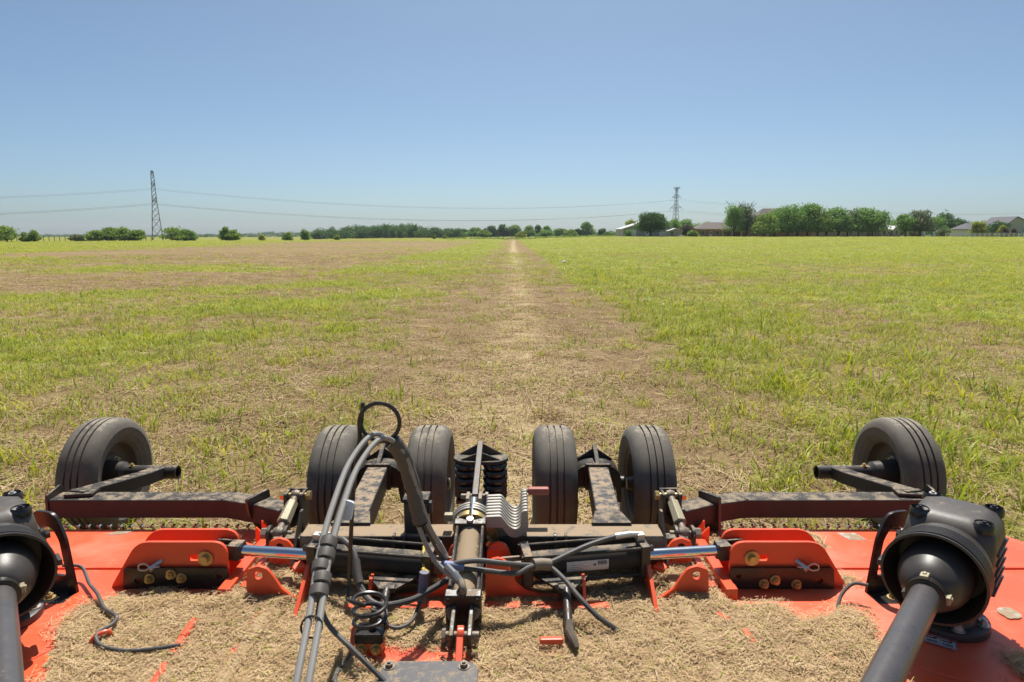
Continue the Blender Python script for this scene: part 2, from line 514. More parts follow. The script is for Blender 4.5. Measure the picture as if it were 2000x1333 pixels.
def scatter(name, pts, rot, scl, ids, coll, label=None, cat=None):
    m_ = bpy.data.meshes.new(name)
    m_.vertices.add(len(pts)); m_.vertices.foreach_set('co', np.asarray(pts, np.float32).ravel())
    for nm, typ, arr in (('rot', 'FLOAT_VECTOR', rot), ('scl', 'FLOAT_VECTOR', scl)):
        at = m_.attributes.new(nm, typ, 'POINT'); at.data.foreach_set('vector', np.asarray(arr, np.float32).ravel())
    at = m_.attributes.new('pick', 'INT', 'POINT'); at.data.foreach_set('value', np.asarray(ids, np.int32))
    o = bpy.data.objects.new(name, m_); COL.objects.link(o)
    ng = bpy.data.node_groups.new(name + '_nodes', 'GeometryNodeTree')
    ng.interface.new_socket('Geometry', in_out='INPUT', socket_type='NodeSocketGeometry')
    ng.interface.new_socket('Geometry', in_out='OUTPUT', socket_type='NodeSocketGeometry')
    gi = ng.nodes.new('NodeGroupInput'); go = ng.nodes.new('NodeGroupOutput')
    ci = ng.nodes.new('GeometryNodeCollectionInfo'); ci.inputs[0].default_value = coll
    ci.inputs['Separate Children'].default_value = True; ci.inputs['Reset Children'].default_value = True
    ip = ng.nodes.new('GeometryNodeInstanceOnPoints'); ip.inputs['Pick Instance'].default_value = True
    def na_(nm, dt):
        nd = ng.nodes.new('GeometryNodeInputNamedAttribute'); nd.data_type = dt; nd.inputs[0].default_value = nm
        return nd.outputs[0]
    L = ng.links.new
    L(gi.outputs[0], ip.inputs['Points']); L(ci.outputs[0], ip.inputs['Instance'])
    L(na_('pick', 'INT'), ip.inputs['Instance Index']); L(na_('rot', 'FLOAT_VECTOR'), ip.inputs['Rotation']); L(na_('scl', 'FLOAT_VECTOR'), ip.inputs['Scale'])
    L(ip.outputs[0], go.inputs[0])
    md = o.modifiers.new('scatter', 'NODES'); md.node_group = ng
    tag(o, label, cat, kind='stuff')
    return o

B = dict
LYING = [proto('straw_patch', [M['straw'], M['stub'], M['hay']], [(0, B(n=24, rad_=.17, hmin=.05, hmax=.22, wmin=.003, wmax=.007, lean=0, bend=0, segs=2, lie=True)), (2, B(n=4 if i % 3 == 0 else 1, rad_=.17, hmin=.05, hmax=.18, wmin=.004, wmax=.008, lean=0, bend=0, segs=2, lie=True)), (1, B(n=10, rad_=.17, hmin=.02, hmax=.07, wmin=.003, wmax=.006, lean=1.2, bend=.4, segs=2))], 100 + i) for i in range(6)]
STUB = [proto('stubble_patch', [M['stub'], M['straw']], [(0, B(n=22, rad_=.15, hmin=.02, hmax=.08, wmin=.003, wmax=.006, lean=1.3, bend=.5, segs=2)), (1, B(n=10, rad_=.15, hmin=.04, hmax=.12, wmin=.003, wmax=.005, lean=1.6, bend=.6, segs=2))], 200 + i) for i in range(6)]
GREEN = [proto('grass_tuft', [M['blade'], M['straw'], M['hay']], [(0, B(n=12, rad_=.13, hmin=.05, hmax=.16, wmin=.006, wmax=.012, lean=1.2, bend=1.3)), (2, B(n=7, rad_=.13, hmin=.05, hmax=.14, wmin=.006, wmax=.011, lean=1.2, bend=1.0)), (1, B(n=4, rad_=.10, hmin=.04, hmax=.13, wmin=.003, wmax=.005, lean=1.3, bend=.5, segs=2))], 300 + i) for i in range(6)]
TALL = [proto('tall_grass_tuft', [M['blade'], M['straw'], M['hay']], [(0, B(n=8, rad_=.09, hmin=.14, hmax=.36, wmin=.010, wmax=.020, lean=.8, bend=1.5, segs=4)), (2, B(n=3, rad_=.09, hmin=.15, hmax=.40, wmin=.008, wmax=.014, lean=.7, bend=1.2, segs=4)), (0, B(n=6, rad_=.08, hmin=.06, hmax=.16, wmin=.008, wmax=.014, lean=1.2, bend=1.0)), (1, B(n=5, rad_=.10, hmin=.1, hmax=.30, wmin=.003, wmax=.006, lean=1.0, bend=.5, segs=2))], 400 + i) for i in range(6)]
C_LY = collection(LYING, 'straw_sources'); C_ST = collection(STUB, 'stubble_sources'); C_GR = collection(GREEN, 'grass_sources'); C_TA = collection(TALL, 'tall_grass_sources')

rng = np.random.default_rng(7)
def sector(r0, r1, rho, half=50):
    n = int(rho * R(half) * (r1 * r1 - r0 * r0))
    r = np.sqrt(rng.uniform(r0 * r0, r1 * r1, n)); t = rng.uniform(-R(half), R(half), n)
    return r * np.sin(t), r * np.cos(t)
def under_mower(x, y): return (np.abs(x + .13) < 2.3) & (y < 2.86)
def plant(name, coll, k, bands, prob, zs=.55, smin=.75, smax=1.35, label=None, cat=None):
    P = []; RO = []; S = []; I = []
    for r0, r1, rho, sc in bands:
        x, y = sector(r0, r1, rho)
        keep = (rng.random(len(x)) < prob(x, y)) & ~under_mower(x, y)
        x = x[keep]; y = y[keep]; n = len(x)
        s = rng.uniform(smin, smax, n)
        P.append(np.stack([x, y, terr(x, y) - .006], -1))
        lift = 3.0 if name == 'clipping_clumps' else 1.0
        RO.append(np.stack([rng.normal(0, .06, n), rng.normal(0, .06, n), rng.uniform(0, 6.283, n)], -1))
        S.append(np.stack([s * sc, s * sc, s * sc ** zs * lift], -1)); I.append(rng.integers(0, k, n))
    return scatter(name, np.concatenate(P), np.concatenate(RO), np.concatenate(S), np.concatenate(I), coll, label, cat)

plant('straw_thatch', C_LY, 6, [(2.5, 8, 75, 1), (8, 16, 42, 1.1), (16, 32, 15, 1.4), (32, 64, 3.5, 2.0)],
      lambda x, y: np.clip((.08 + .46 * (1 - field(x, y)[0])) * (1 - .55 * sst(2.5, 2.0, np.abs(x - .1))) + 1.1 * field(x, y)[2], 0, 1), zs=.5,
      label='matted dry straw and clippings lying over the mown field', cat='straw')
plant('stubble', C_ST, 6, [(2.5, 8, 30, 1), (8, 16, 16, 1.1), (16, 32, 6, 1.4), (32, 64, 1.8, 2.0)],
      lambda x, y: np.clip(.80 - .75 * field(x, y)[2] - .45 * field(x, y)[0] + .2 * (vnoise(x, y, 1.3, 9) > .5), 0, 1), zs=.4,
      label='short brown mown stubble across the field', cat='stubble')
plant('field_grass', C_GR, 6, [(2.5, 8, 75, 1.1), (8, 16, 52, 1.25), (16, 32, 20, 1.7), (32, 64, 7, 2.4), (64, 130, 2, 3.6), (130, 250, .5, 5.5)],
      lambda x, y: np.clip(field(x, y)[0] * 1.2 * (.55 + .65 * sst(.25, .65, vnoise(x, y, .6, 19))), .015, 1), zs=.15,
      label='patchy yellow green grass covering the field', cat='grass')
plant('tall_grass', C_TA, 6, [(2.5, 8, 15, 1.1), (8, 16, 11, 1.25), (16, 32, 5, 1.5), (32, 64, 1.0, 1.9), (64, 130, .25, 2.8), (130, 250, .07, 4)],
      lambda x, y: np.clip(field(x, y)[1] * (.2 + .9 * sst(.4, .65, vnoise(x, y, .8, 29))), .004, 1), zs=.12, smin=.55, smax=1.2,
      label='taller uncut grass clumps along the edge of the cut strip', cat='grass')
plant('clipping_clumps', C_LY, 6, [(4, 14, 5, 1), (14, 40, 1.6, 1.3)],
      lambda x, y: np.clip(np.exp(-((x - .2) / .9) ** 2) * (vnoise(x, y, .45, 91) > .72), 0, 1), zs=1.0, smin=.9, smax=1.5,
      label='small raised clumps of clippings along the middle of the mown strip', cat='straw')
# ------------------------------------------------------------------ trees
def foliage_mat(name, c1, c2, c3, trans=.42):
    N = NT(name)
    tone = N.n('ShaderNodeAttribute', attribute_name='tone').outputs['Fac']
    rnd = N.n('ShaderNodeObjectInfo').outputs['Random']
    c = N.mix(tone, c1, c2); c = N.mix(N.math('MULTIPLY', rnd, .6), c, c3)
    N.col(c); N.rough(.6); N.b.inputs['Specular IOR Level'].default_value = .3
    tr = N.n('ShaderNodeBsdfTranslucent'); N.t.links.new(c, tr.inputs[0])
    mx = N.n('ShaderNodeMixShader'); mx.inputs[0].default_value = trans
    N.t.links.new(N.b.outputs[0], mx.inputs[1]); N.t.links.new(tr.outputs[0], mx.inputs[2]); N.t.links.new(mx.outputs[0], N.out.inputs[0])
    return N.m
FOL = {
    'mid': foliage_mat('leaves_mid', (0.125, 0.236, 0.046), (0.278, 0.46, 0.097), (0.236, 0.39, 0.097)),
    'dark': foliage_mat('leaves_dark', (0.063, 0.129, 0.035), (0.139, 0.245, 0.063), (0.101, 0.19, 0.056)),
    'light': foliage_mat('leaves_light', (0.148, 0.244, 0.035), (0.313, 0.434, 0.078), (0.278, 0.383, 0.07)),
    'lime': foliage_mat('leaves_lime', (0.22, 0.275, 0.022), (0.396, 0.418, 0.044), (0.33, 0.363, 0.033)),
    'red': foliage_mat('leaves_red', (.07, .03, .03), (.12, .07, .045), (.10, .05, .04)),
    'grey': foliage_mat('leaves_grey', (0.127, 0.182, 0.073), (0.237, 0.273, 0.127), (0.2, 0.218, 0.109)),
    'brown': foliage_mat('leaves_brown', (.09, .075, .045), (.15, .13, .08), (.12, .10, .06)),
    'far': foliage_mat('leaves_far', (0.078, 0.137, 0.049), (0.166, 0.254, 0.088), (0.117, 0.195, 0.078)),
}
M['bark'] = dusty('bark', (.07, .055, .042), .9, 0, 0, .1, 6, bump=.6)

def crown_pts(rng, w, h, n, lobes, rough, leaf, zc=None, inner=.25):
    """leaf-sized quads spread over and through overlapping lobes; base of crown at z=0"""
    L = []
    for i in range(lobes):
        t = rng.random() * 2 * math.pi; u = rng.random()
        rr = math.sqrt(rng.random()) * .62
        z = h * (.12 + .70 * u)
        taper = 1 - .55 * abs(u - .38) ** 1.3 * 1.6
        L.append((math.cos(t) * rr * w / 2 * taper, math.sin(t) * rr * w / 2 * taper, z, w * rng.uniform(.19, .31) * (1.12 - .40 * u), h * rng.uniform(.13, .21)))
    L.append((0, 0, h * .45, w * .30, h * .38))
    C = np.array(L); V = []; T = []
    per = rng.choices(range(len(L)), weights=[c[3] * c[3] for c in L], k=n)
    pn = np.random.default_rng(rng.randrange(1 << 30))
    ci = C[per]
    d = pn.normal(size=(n, 3)); d /= np.linalg.norm(d, axis=1)[:, None]
    rad_ = np.where(pn.random(n) < inner, pn.random(n) ** .5, pn.normal(1, rough, n))
    p = ci[:, :3] + d * rad_[:, None] * np.stack([ci[:, 3], ci[:, 3], ci[:, 4]], -1)
    p[:, 2] = np.maximum(p[:, 2], h * .02 + pn.random(n) * h * .06)
    nr = d + pn.normal(0, .75, (n, 3)); nr /= np.linalg.norm(nr, axis=1)[:, None]
    u = np.cross(nr, pn.normal(size=(n, 3))); u /= np.linalg.norm(u, axis=1)[:, None]; v = np.cross(nr, u)
    s = leaf * pn.uniform(.5, 1.35, n)[:, None]
    q = np.stack([p - u * s * .5, p + v * s * .33, p + u * s * .5, p - v * s * .33], 1)
    return q.reshape(-1, 3), np.clip(pn.normal(.45, .25, n), 0, 1)

def crown_mesh(name, q, t, m):
    me = bpy.data.meshes.new(name); n = len(t)
    me.from_pydata(q.tolist(), [], np.arange(4 * n).reshape(n, 4).tolist())
    at = me.attributes.new('tone', 'FLOAT', 'FACE'); at.data.foreach_set('value', t.astype(np.float32))
    me.materials.append(m)
    return me

def trunk_mb(rng, H_, h0, r, w):
    mb = MB()
    lean = rng.uniform(-.04, .04)
    top = Vector((lean * H_, rng.uniform(-.03, .03) * H_, H_ * .78))
    mb.tube(spline([(0, 0, -.3), (lean * .3, 0, h0 * .6), (lean * H_ * .5, 0, H_ * .42), top], 4), [r * (1.25 - i / 13) + .02 for i in range(13)], 8)
    for i in range(6):
        t = i * 1.05 + rng.random(); z0 = h0 * rng.uniform(.75, 1.3)
        e = Vector((math.cos(t) * w * .33, math.sin(t) * w * .33, H_ * rng.uniform(.5, .8)))
        mb.tube(spline([(lean * z0, 0, z0), e * .45 + Vector((0, 0, z0 * .4)), e], 4), [r * .5 * (1 - k / 9.5) + .012 for k in range(9)], 6)
    return mb

_tm = {}
def tree(x, y, H_, w, kind, label, group=None, h0=.22, lobes=16, n=2600, leaf=.42, rough=.16, cat='tree', name='tree', seed=None, r=None, inner=.22):
    z = float(terr(x, y)) - .05
    leaf *= 1.45; n = int(n * 1.9); w *= 1.16; h0 = h0 * .8
    root = empty(name, (x, y, z), random.Random(int(x * 7 + y * 13)).uniform(0, 6.28))
    tag(root, label, cat, group)
    rg = random.Random(seed if seed is not None else int(abs(x) * 31 + y * 17))
    q, t = crown_pts(rg, w, H_ * (1 - h0), n, lobes, rough, leaf, inner=inner)
    q[:, 2] += H_ * h0
    cm = crown_mesh('crown', q, t, FOL[kind])
    tm = trunk_mb(rg, H_, max(.25, H_ * h0), r or (.035 * H_ ** .9 + .02), w).mesh('trunk'); tm.materials.append(M['bark'])
    for nm, me in (('trunk', tm), ('crown', cm)):
        o = bpy.data.objects.new(nm, me); COL.objects.link(o); o.parent = root
    return root

def D(brg, d):      # survey bearing (1000 = straight along the mown strip, 2295 = 45 degrees right of it) and distance -> point on the ground
    return ((brg - 1000) / 1295 * d, d)
# scattered shrubs along the left field edge
for brg, d, H_, w, kind, lab, kw in [
    (14, 168, 4.2, 6.2, 'light', 'bright green tree at the far left edge of the field', {}),
    (50, 172, 2.8, 2.6, 'light', 'thin small shrub, first of two beside the far left tree', dict(n=500)),
    (66, 172, 3.0, 3.2, 'light', 'small ragged shrub, right of the two beside the far left tree', dict(n=700)),
    (151, 190, 2.0, 4.2, 'grey', 'low grey green bush left of the long shrub clump', dict(n=900)),
    (186, 196, 3.4, 5.5, 'light', 'leftmost bush of the long shrub clump before the tall pylon', {}),
    (214, 198, 4.2, 6.0, 'light', 'second bush of the long shrub clump before the tall pylon', {}),
    (243, 197, 4.3, 6.4, 'light', 'third and tallest bush of the long shrub clump before the tall pylon', {}),
    (268, 196, 3.6, 5.0, 'light', 'rightmost bush of the long shrub clump before the tall pylon', {}),
    (346, 205, 4.8, 7.6, 'light', 'rounded green bush just right of the tall pylon', {}),
    (368, 206, 3.9, 4.4, 'mid', 'smaller bush leaning on the right of the rounded bush by the pylon', {}),
    (441, 200, 4.3, 3.2, 'mid', 'upright left half of the lone bush in the left field edge', dict(n=1100)),
    (455, 200, 3.6, 4.2, 'light', 'round right half of the lone bush in the left field edge', dict(n=1500)),
    (511, 230, 2.2, 2.2, 'lime', 'tiny yellow green sapling right of the lone bush', dict(n=450)),
    (563, 235, 3.2, 3.4, 'light', 'small leafy sapling before the distant blue treeline', dict(n=800)),
    (595, 240, 4.2, 3.6, 'mid', 'small round tree just left of the wood', dict(n=1100)),
    (658, 250, 2.0, 2.4, 'light', 'small bright sapling standing before the wood', dict(n=450)),
    (848, 300, 1.9, 1.6, 'light', 'tiny sapling at the right end of the wood, left of two', dict(n=350)),
    (868, 300, 2.1, 1.8, 'light', 'tiny sapling at the right end of the wood, right of two', dict(n=350)),
]:
    x, y = D(brg, d)
    tree(x, y, H_, w, kind, lab, 'shrubs along the left field edge', **{**dict(h0=.06, lobes=11, n=1900, leaf=.34, rough=.22, name='shrub', cat='shrub', inner=.3, r=.06), **kw})

# far treeline between the wood and the sheds
for i, (brg, d, H_, w, kind, lab) in enumerate([
    (902, 480, 7.0, 10, 'dark', 'dark tree at the right foot of the wood'),
    (926, 470, 7.5, 11, 'mid', 'second tree right of the wood'),
    (946, 440, 5.2, 9, 'light', 'pale bushy tree low in the far treeline'),
    (958, 480, 8.5, 11, 'dark', 'broad dark tree left of the mown strip end'),
    (984, 480, 9.5, 10, 'dark', 'tall dark tree standing over the mown strip end'),
    (1006, 485, 9.8, 11, 'mid', 'tallest tree straight beyond the mown strip'),
    (1018, 400, 4.0, 6, 'lime', 'yellow green young tree right of the mown strip end'),
    (1032, 470, 8.6, 9, 'mid', 'round topped tree right of the mown strip end'),
    (1052, 480, 9.0, 7, 'dark', 'narrow dark tree in the far treeline'),
    (1068, 470, 8.2, 8, 'mid', 'twin topped tree in the far treeline'),
    (1066, 440, 4.4, 11, 'mid', 'low wide bush below the twin topped tree'),
    (1094, 460, 5.8, 11, 'mid', 'low rounded tree, left of the gap in the far treeline'),
    (1112, 450, 5.0, 9, 'light', 'paler low tree in the gap of the far treeline'),
    (1128, 470, 5.4, 7, 'dark', 'small dark tree beside the tall lone tree'),
    (1146, 470, 10.8, 9.6, 'mid', 'tall lone tree in the middle distance before the sheds'),
    (1176, 470, 5.6, 5.8, 'dark', 'small conical dark tree right of the tall lone tree'),
    (1190, 460, 3.0, 8, 'mid', 'low bush row end right of the conical tree'),
]):
    x, y = D(brg, d)
    tree(x, y, H_, w, kind, lab, 'trees of the far treeline', h0=.10, n=1500, leaf=.75, lobes=14)

# trees by the houses
for brg, d, H_, w, kind, lab, kw in [
    (1232, 262, 6.9, 5.4, 'lime', 'pale yellow tree rising left behind the grey shed', dict(h0=.3, n=1300)),
    (1228, 236, 2.4, 3.0, 'mid', 'small bush at the left corner of the grey shed', dict(n=500, h0=.05)),
    (1271, 222, 8.8, 10.4, 'dark', 'large round dark tree in front of the grey shed', dict(h0=.16, n=6500, lobes=26, leaf=.36)),
    (1315, 268, 7.0, 6.5, 'mid', 'tree behind the right end of the grey shed', dict(n=1800)),
    (1338, 272, 7.4, 9.0, 'mid', 'wide green tree between shed and brick house', dict(n=2400)),
    (1341, 240, 4.6, 5.2, 'brown', 'brownish bare-looking tree between shed and brick house', dict(n=900)),
    (1353, 236, 2.5, 3.6, 'light', 'bright green bush at the left end of the brick house', dict(h0=.04, n=900)),
    (1386, 290, 6.6, 9.0, 'mid', 'tree showing above the left roof of the brick house', dict(n=1600)),
    (1362, 285, 5.8, 8.0, 'mid', 'tree peeking over the left hip of the brick house', dict(n=1400)),
    (1432, 226, 11.8, 6.4, 'mid', 'tall open tree with bare top branches in front of the brick house', dict(h0=.18, n=1700, rough=.3, lobes=18)),
    (1456, 228, 11.6, 6.8, 'grey', 'second tall ragged tree in front of the brick house', dict(h0=.18, n=1900, rough=.28, lobes=18)),
    (1491, 222, 8.4, 8.7, 'light', 'first and palest tree of the long row of round trees', dict(h0=.14, n=2600)),
    (1512, 232, 9.6, 8.4, 'mid', 'second tree of the long row, before the two storey house', dict(h0=.14, n=2600)),
    (1537, 226, 11.6, 10.7, 'mid', 'third and thickest tree of the long row of round trees', dict(h0=.15, n=3200, r=.38)),
    (1557, 230, 11.6, 8.7, 'mid', 'fourth tree of the long row, close behind the thickest one', dict(h0=.18, n=2600)),
    (1576, 226, 11.5, 9.1, 'mid', 'fifth tree of the long row of round trees', dict(h0=.17, n=2900)),
    (1596, 224, 11.0, 8.9, 'light', 'sixth tree of the long row of round trees', dict(h0=.17, n=2900)),
    (1613, 226, 10.6, 8.2, 'mid', 'seventh tree of the long row of round trees', dict(h0=.18, n=2700)),
    (1636, 226, 10.4, 8.2, 'mid', 'eighth tree of the long row of round trees', dict(h0=.19, n=2700)),
    (1654, 228, 10.2, 8.0, 'grey', 'ninth tree of the long row, with a brownish top', dict(h0=.19, n=2500)),
    (1676, 226, 9.8, 8.4, 'mid', 'tenth tree of the long row of round trees', dict(h0=.2, n=2700)),
    (1703, 224, 9.8, 10.0, 'mid', 'eleventh and last tree of the long row of round trees', dict(h0=.2, n=3200)),
    (1748, 250, 7.0, 7.3, 'mid', 'tree behind the stone house, right of the long row', dict(n=1800)),
    (1768, 216, 7.6, 6.6, 'mid', 'left of two fork trunked trees beside the white rail fence', dict(h0=.26, n=2500)),
    (1796, 216, 8.9, 8.0, 'grey', 'right of two fork trunked trees beside the white rail fence', dict(h0=.24, n=2800)),
    (1822, 240, 8.0, 8.0, 'mid', 'leafy tree behind the white gate pillars', dict(n=2300)),
    (1842, 262, 10.6, 8.2, 'dark', 'tall dark tree rising behind the gate pillars', dict(n=2300)),
    (1862, 268, 7.4, 9.0, 'dark', 'dark tree left of the slate roofed house', dict(n=2200)),
    (1880, 270, 7.0, 8.0, 'dark', 'dark tree touching the left of the slate roofed house', dict(n=2000)),
    (1838, 228, 3.4, 4.4, 'grey', 'low pale bush behind the white rail fence', dict(h0=.05, n=800)),
    (1786, 228, 3.4, 4.0, 'grey', 'low pale bush between the fork trunked trees', dict(h0=.05, n=800)),
    (1908, 224, 5.6, 4.6, 'lime', 'bright yellow green tree in front of the slate roofed house', dict(h0=.1, n=1900)),
    (1945, 238, 6.0, 7.4, 'dark', 'dense dark tree in front of the slate roofed house', dict(h0=.16, n=2600)),
    (1956, 224, 4.2, 3.0, 'lime', 'slim yellow green tree beside the pale gable', dict(h0=.12, n=900)),
    (1962, 220, 2.9, 1.9, 'red', 'dark red shrub at the fence, left of two', dict(h0=.04, n=600)),
    (1979, 220, 3.0, 2.0, 'red', 'dark red shrub at the fence, right of two', dict(h0=.04, n=600)),
    (1930, 290, 7.6, 10, 'mid', 'tree behind the ridge of the slate roofed house', dict(n=1500)),
    (1958, 300, 8.8, 9, 'mid', 'taller tree behind the pale gable', dict(n=1500)),
    (1990, 310, 8.2, 12, 'light', 'pale tree behind the far right roof', dict(n=1500)),
]:
    x, y = D(brg, d)
    tree(x, y, H_, w, kind, lab, 'trees around the houses', **{**dict(h0=.12, lobes=18, leaf=.38), **kw})
# bare twigs above the two ragged trees are part of their crowns: extra limbs
for o in list(COL.objects):
    if o.get('label', '').startswith(('tall open tree', 'second tall ragged')):
        mb = MB(); rg = random.Random(o.name)
        for i in range(9):
            t = rg.uniform(0, 6.28); e = Vector((math.cos(t) * 3.2, math.sin(t) * 3.2, 11.6 + rg.uniform(-.6, .8)))
            mb.tube(spline([(0, 0, 6.5), e * .55 + Vector((0, 0, 3.6)), e], 4), [.09 - .008 * k for k in range(9)], 5)
        me = mb.mesh('branch'); me.materials.append(M['bark'])
        br = bpy.data.objects.new('branch', me); COL.objects.link(br); br.parent = o

def woods(name, label, spots, kind, leaf, n):
    Q = []; T = []
    rg = random.Random(name)
    for x, y, H_, w in spots:
        q, t = crown_pts(rg, w, H_, n, 12, .16, leaf)
        q += np.array([x, y, float(terr(x, y)) - .2]); Q.append(q); T.append(t)
    me = crown_mesh(name, np.concatenate(Q), np.concatenate(T), FOL[kind])
    o = bpy.data.objects.new(name, me); COL.objects.link(o)
    return tag(o, label, 'woods', kind='stuff')
rg = random.Random(5)
sp_ = []
for brg in range(616, 900, 9):
    top = np.interp(brg, [610, 640, 690, 720, 745, 775, 830, 870, 900], [5.5, 7.5, 10.5, 9.0, 10.2, 11.0, 8.5, 7.5, 6.5])
    for k in range(3):
        d = 430 + k * 25 + rg.uniform(-8, 8)
        x, y = D(brg + rg.uniform(-5, 5), d); sp_.append((x, y, float(top) * rg.uniform(.66, 1.06) * (d / 440), rg.uniform(7, 12)))
woods('distant_wood', 'long rounded wood left of the mown strip on the horizon', sp_, 'dark', .9, 620)
sp_ = []
for brg in np.arange(380, 640, 5.5):
    d = 1050 + rg.uniform(-60, 60); x, y = D(brg, d)
    hh = np.interp(brg, [380, 470, 500, 520, 545, 590, 640], [5, 6, 7.5, 9.5, 8.5, 9.0, 9]) * rg.uniform(.75, 1.0)
    sp_.append((x, y, float(hh) + 1.0, rg.uniform(12, 20)))
for brg in np.arange(-60, 380, 7):
    d = 1150 + rg.uniform(-60, 60); x, y = D(brg, d); sp_.append((x, y, rg.uniform(3.5, 6.0), rg.uniform(14, 20)))
woods('hazy_treeline', 'thin hazy blue green treeline low on the left horizon', sp_, 'far', 1.6, 170)
sp_ = []
for brg in np.arange(880, 1420, 8):
    d = 620 + rg.uniform(-30, 30); x, y = D(brg, d); sp_.append((x, y, rg.uniform(4, 6.5) + (1.0 if brg > 1200 else 0), rg.uniform(10, 16)))
for brg in np.arange(1420, 2150, 9):
    d = 340 + rg.uniform(-20, 20); x, y = D(brg, d); sp_.append((x, y, rg.uniform(4.5, 6.8), rg.uniform(9, 13)))
woods('background_hedgerow', 'continuous dark hedgerow behind the far trees and houses', sp_, 'far', 1.0, 260)

# rough weeds along the far edge of the field
sp_ = []
for brg in np.arange(860, 1230, 6):
    d = 300 + rg.uniform(-40, 60); x, y = D(brg, d); sp_.append((x, y, rg.uniform(.5, 1.5), rg.uniform(2.5, 6)))
o = woods('field_edge_weeds', 'rough yellow green weeds where the field meets the far trees', sp_, 'light', .35, 120)
o['category'] = 'weeds'

# ------------------------------------------------------------------ pylons and wires
M['galv'] = dusty('galvanised_steel', (.20, .215, .23), .55, .2, -.3, .02, 1, bump=0)
M['wire'] = dusty('conductor', (.13, .135, .14), .5, .3, -.3, 0, 1, bump=0)
TL = Vector((-211.0, 395.0, 0)); TR = Vector((137.5, 560.0, 0))
def pylon(base, armdir, label, arms, base_w=5.6):
    z0 = float(terr(base.x, base.y)); base = Vector((base.x, base.y, z0))
    root = empty('transmission_pylon', base, 0)
    tag(root, label, 'pylon', 'lattice transmission pylons')
    a = armdir.normalized(); l = Vector((-a.y, a.x, 0)); Ht = 41.0
    def hw(z): return float(np.interp(z, [0, 12, 22, 32, 37, 41], [base_w / 2, base_w * .36, 1.25, .95, .8, .55]))
    def corner(i, z):
        s1, s2 = ((1, 1), (1, -1), (-1, -1), (-1, 1))[i]; h_ = hw(z); return base + a * s1 * h_ + l * s2 * h_ + Z3 * z
    zs = [0, 6.5, 12, 16, 19.5, 22.5, 25, 27.5, 30, 32.5, 35, 37.5, 40]
    for i in range(4):
        mb = MB()
        for z_a, z_b in zip(zs[:-1], zs[1:]): mb.cyl(corner(i, z_a), corner(i, z_b), .15, n=4)
        part('corner_leg', mb, M['galv'], root, smooth=False)
        mb = MB()
        for z_a, z_b in zip(zs[:-1], zs[1:]):
            j = (i + 1) % 4
            mb.cyl(corner(i, z_a), corner(j, z_b), .085, n=4).cyl(corner(j, z_a), corner(i, z_b), .085, n=4)
            if z_b in (6.5, 12, 22.5, 32.5, 37.5, 40): mb.cyl(corner(i, z_b), corner(j, z_b), .10, n=4)
        part('lattice_face', mb, M['galv'], root, smooth=False)
    for z, ln, dz in arms:
        for s in (-1, 1):
            mb = MB(); tip = base + a * s * ln + Z3 * z
            for s2 in (-1, 1):
                h_ = hw(z); r0 = base + a * s * h_ + l * s2 * h_ + Z3 * z
                r1 = base + a * s * hw(z + dz) + l * s2 * hw(z + dz) + Z3 * (z + dz)
                mb.cyl(r0, tip, .10, n=4).cyl(r1, tip, .10, n=4)
                for k in (.3, .6): mb.cyl(r0.lerp(tip, k), r1.lerp(tip, k), .06, n=4)
            part('cross_arm', mb, M['galv'], root, smooth=False)
            part('insulator', MB().lathe([(i * .12, .10 if i % 2 else .05) for i in range(18)], tip, (0, 0, -1), 6), M['galv'], root, smooth=False)
    return root
LD = (TR - TL).normalized(); AD = Vector((-LD.y, LD.x, 0))
ARMS = [(40.0, 4.0, -2.4), (31.8, 5.6, 2.6), (23.0, 7.8, 3.2)]
pylon(TL, AD, 'tall narrow steel lattice pylon seen edge on, left of centre', ARMS)
pylon(TR, AD, 'steel lattice pylon with three pairs of arms behind the sheds', ARMS)
TLL = TL - LD * 392; TLL.z = 0; TRR = Vector((640, 610, 0))
def wire(p, q, sag, label, r=.07):
    P = [p.lerp(q, t) - Z3 * (4 * sag * t * (1 - t)) for t in np.linspace(0, 1, 41)]
    o = part('power_line', MB().tube(P, r, 5), M['wire'])
    tag(o, label, 'wire', 'overhead power lines')
AD2 = Vector((-(TRR - TR).normalized().y, (TRR - TR).normalized().x, 0))
for spn, A_, B_, da, db, where in (('a', TLL, TL, AD, AD, 'left of the narrow pylon'), ('b', TL, TR, AD, AD, 'between the two pylons'), ('c', TR, TRR, AD, AD2, 'right of the far pylon')):
    za = float(terr(A_.x, A_.y)); zb = float(terr(B_.x, B_.y))
    for lev, z, ln in (('upper', 29.7, 5.6), ('lower', 21.0, 7.8)):
        for s, nm in ((-1, 'nearer'), (1, 'farther')):
            wire(A_ + da * s * ln + Z3 * (z + za), B_ + db * s * ln + Z3 * (z + zb), 9.0 if spn == 'b' else 11, '%s of the two thin %s power lines %s' % (nm, lev, where), .036 if lev == 'upper' else .048)

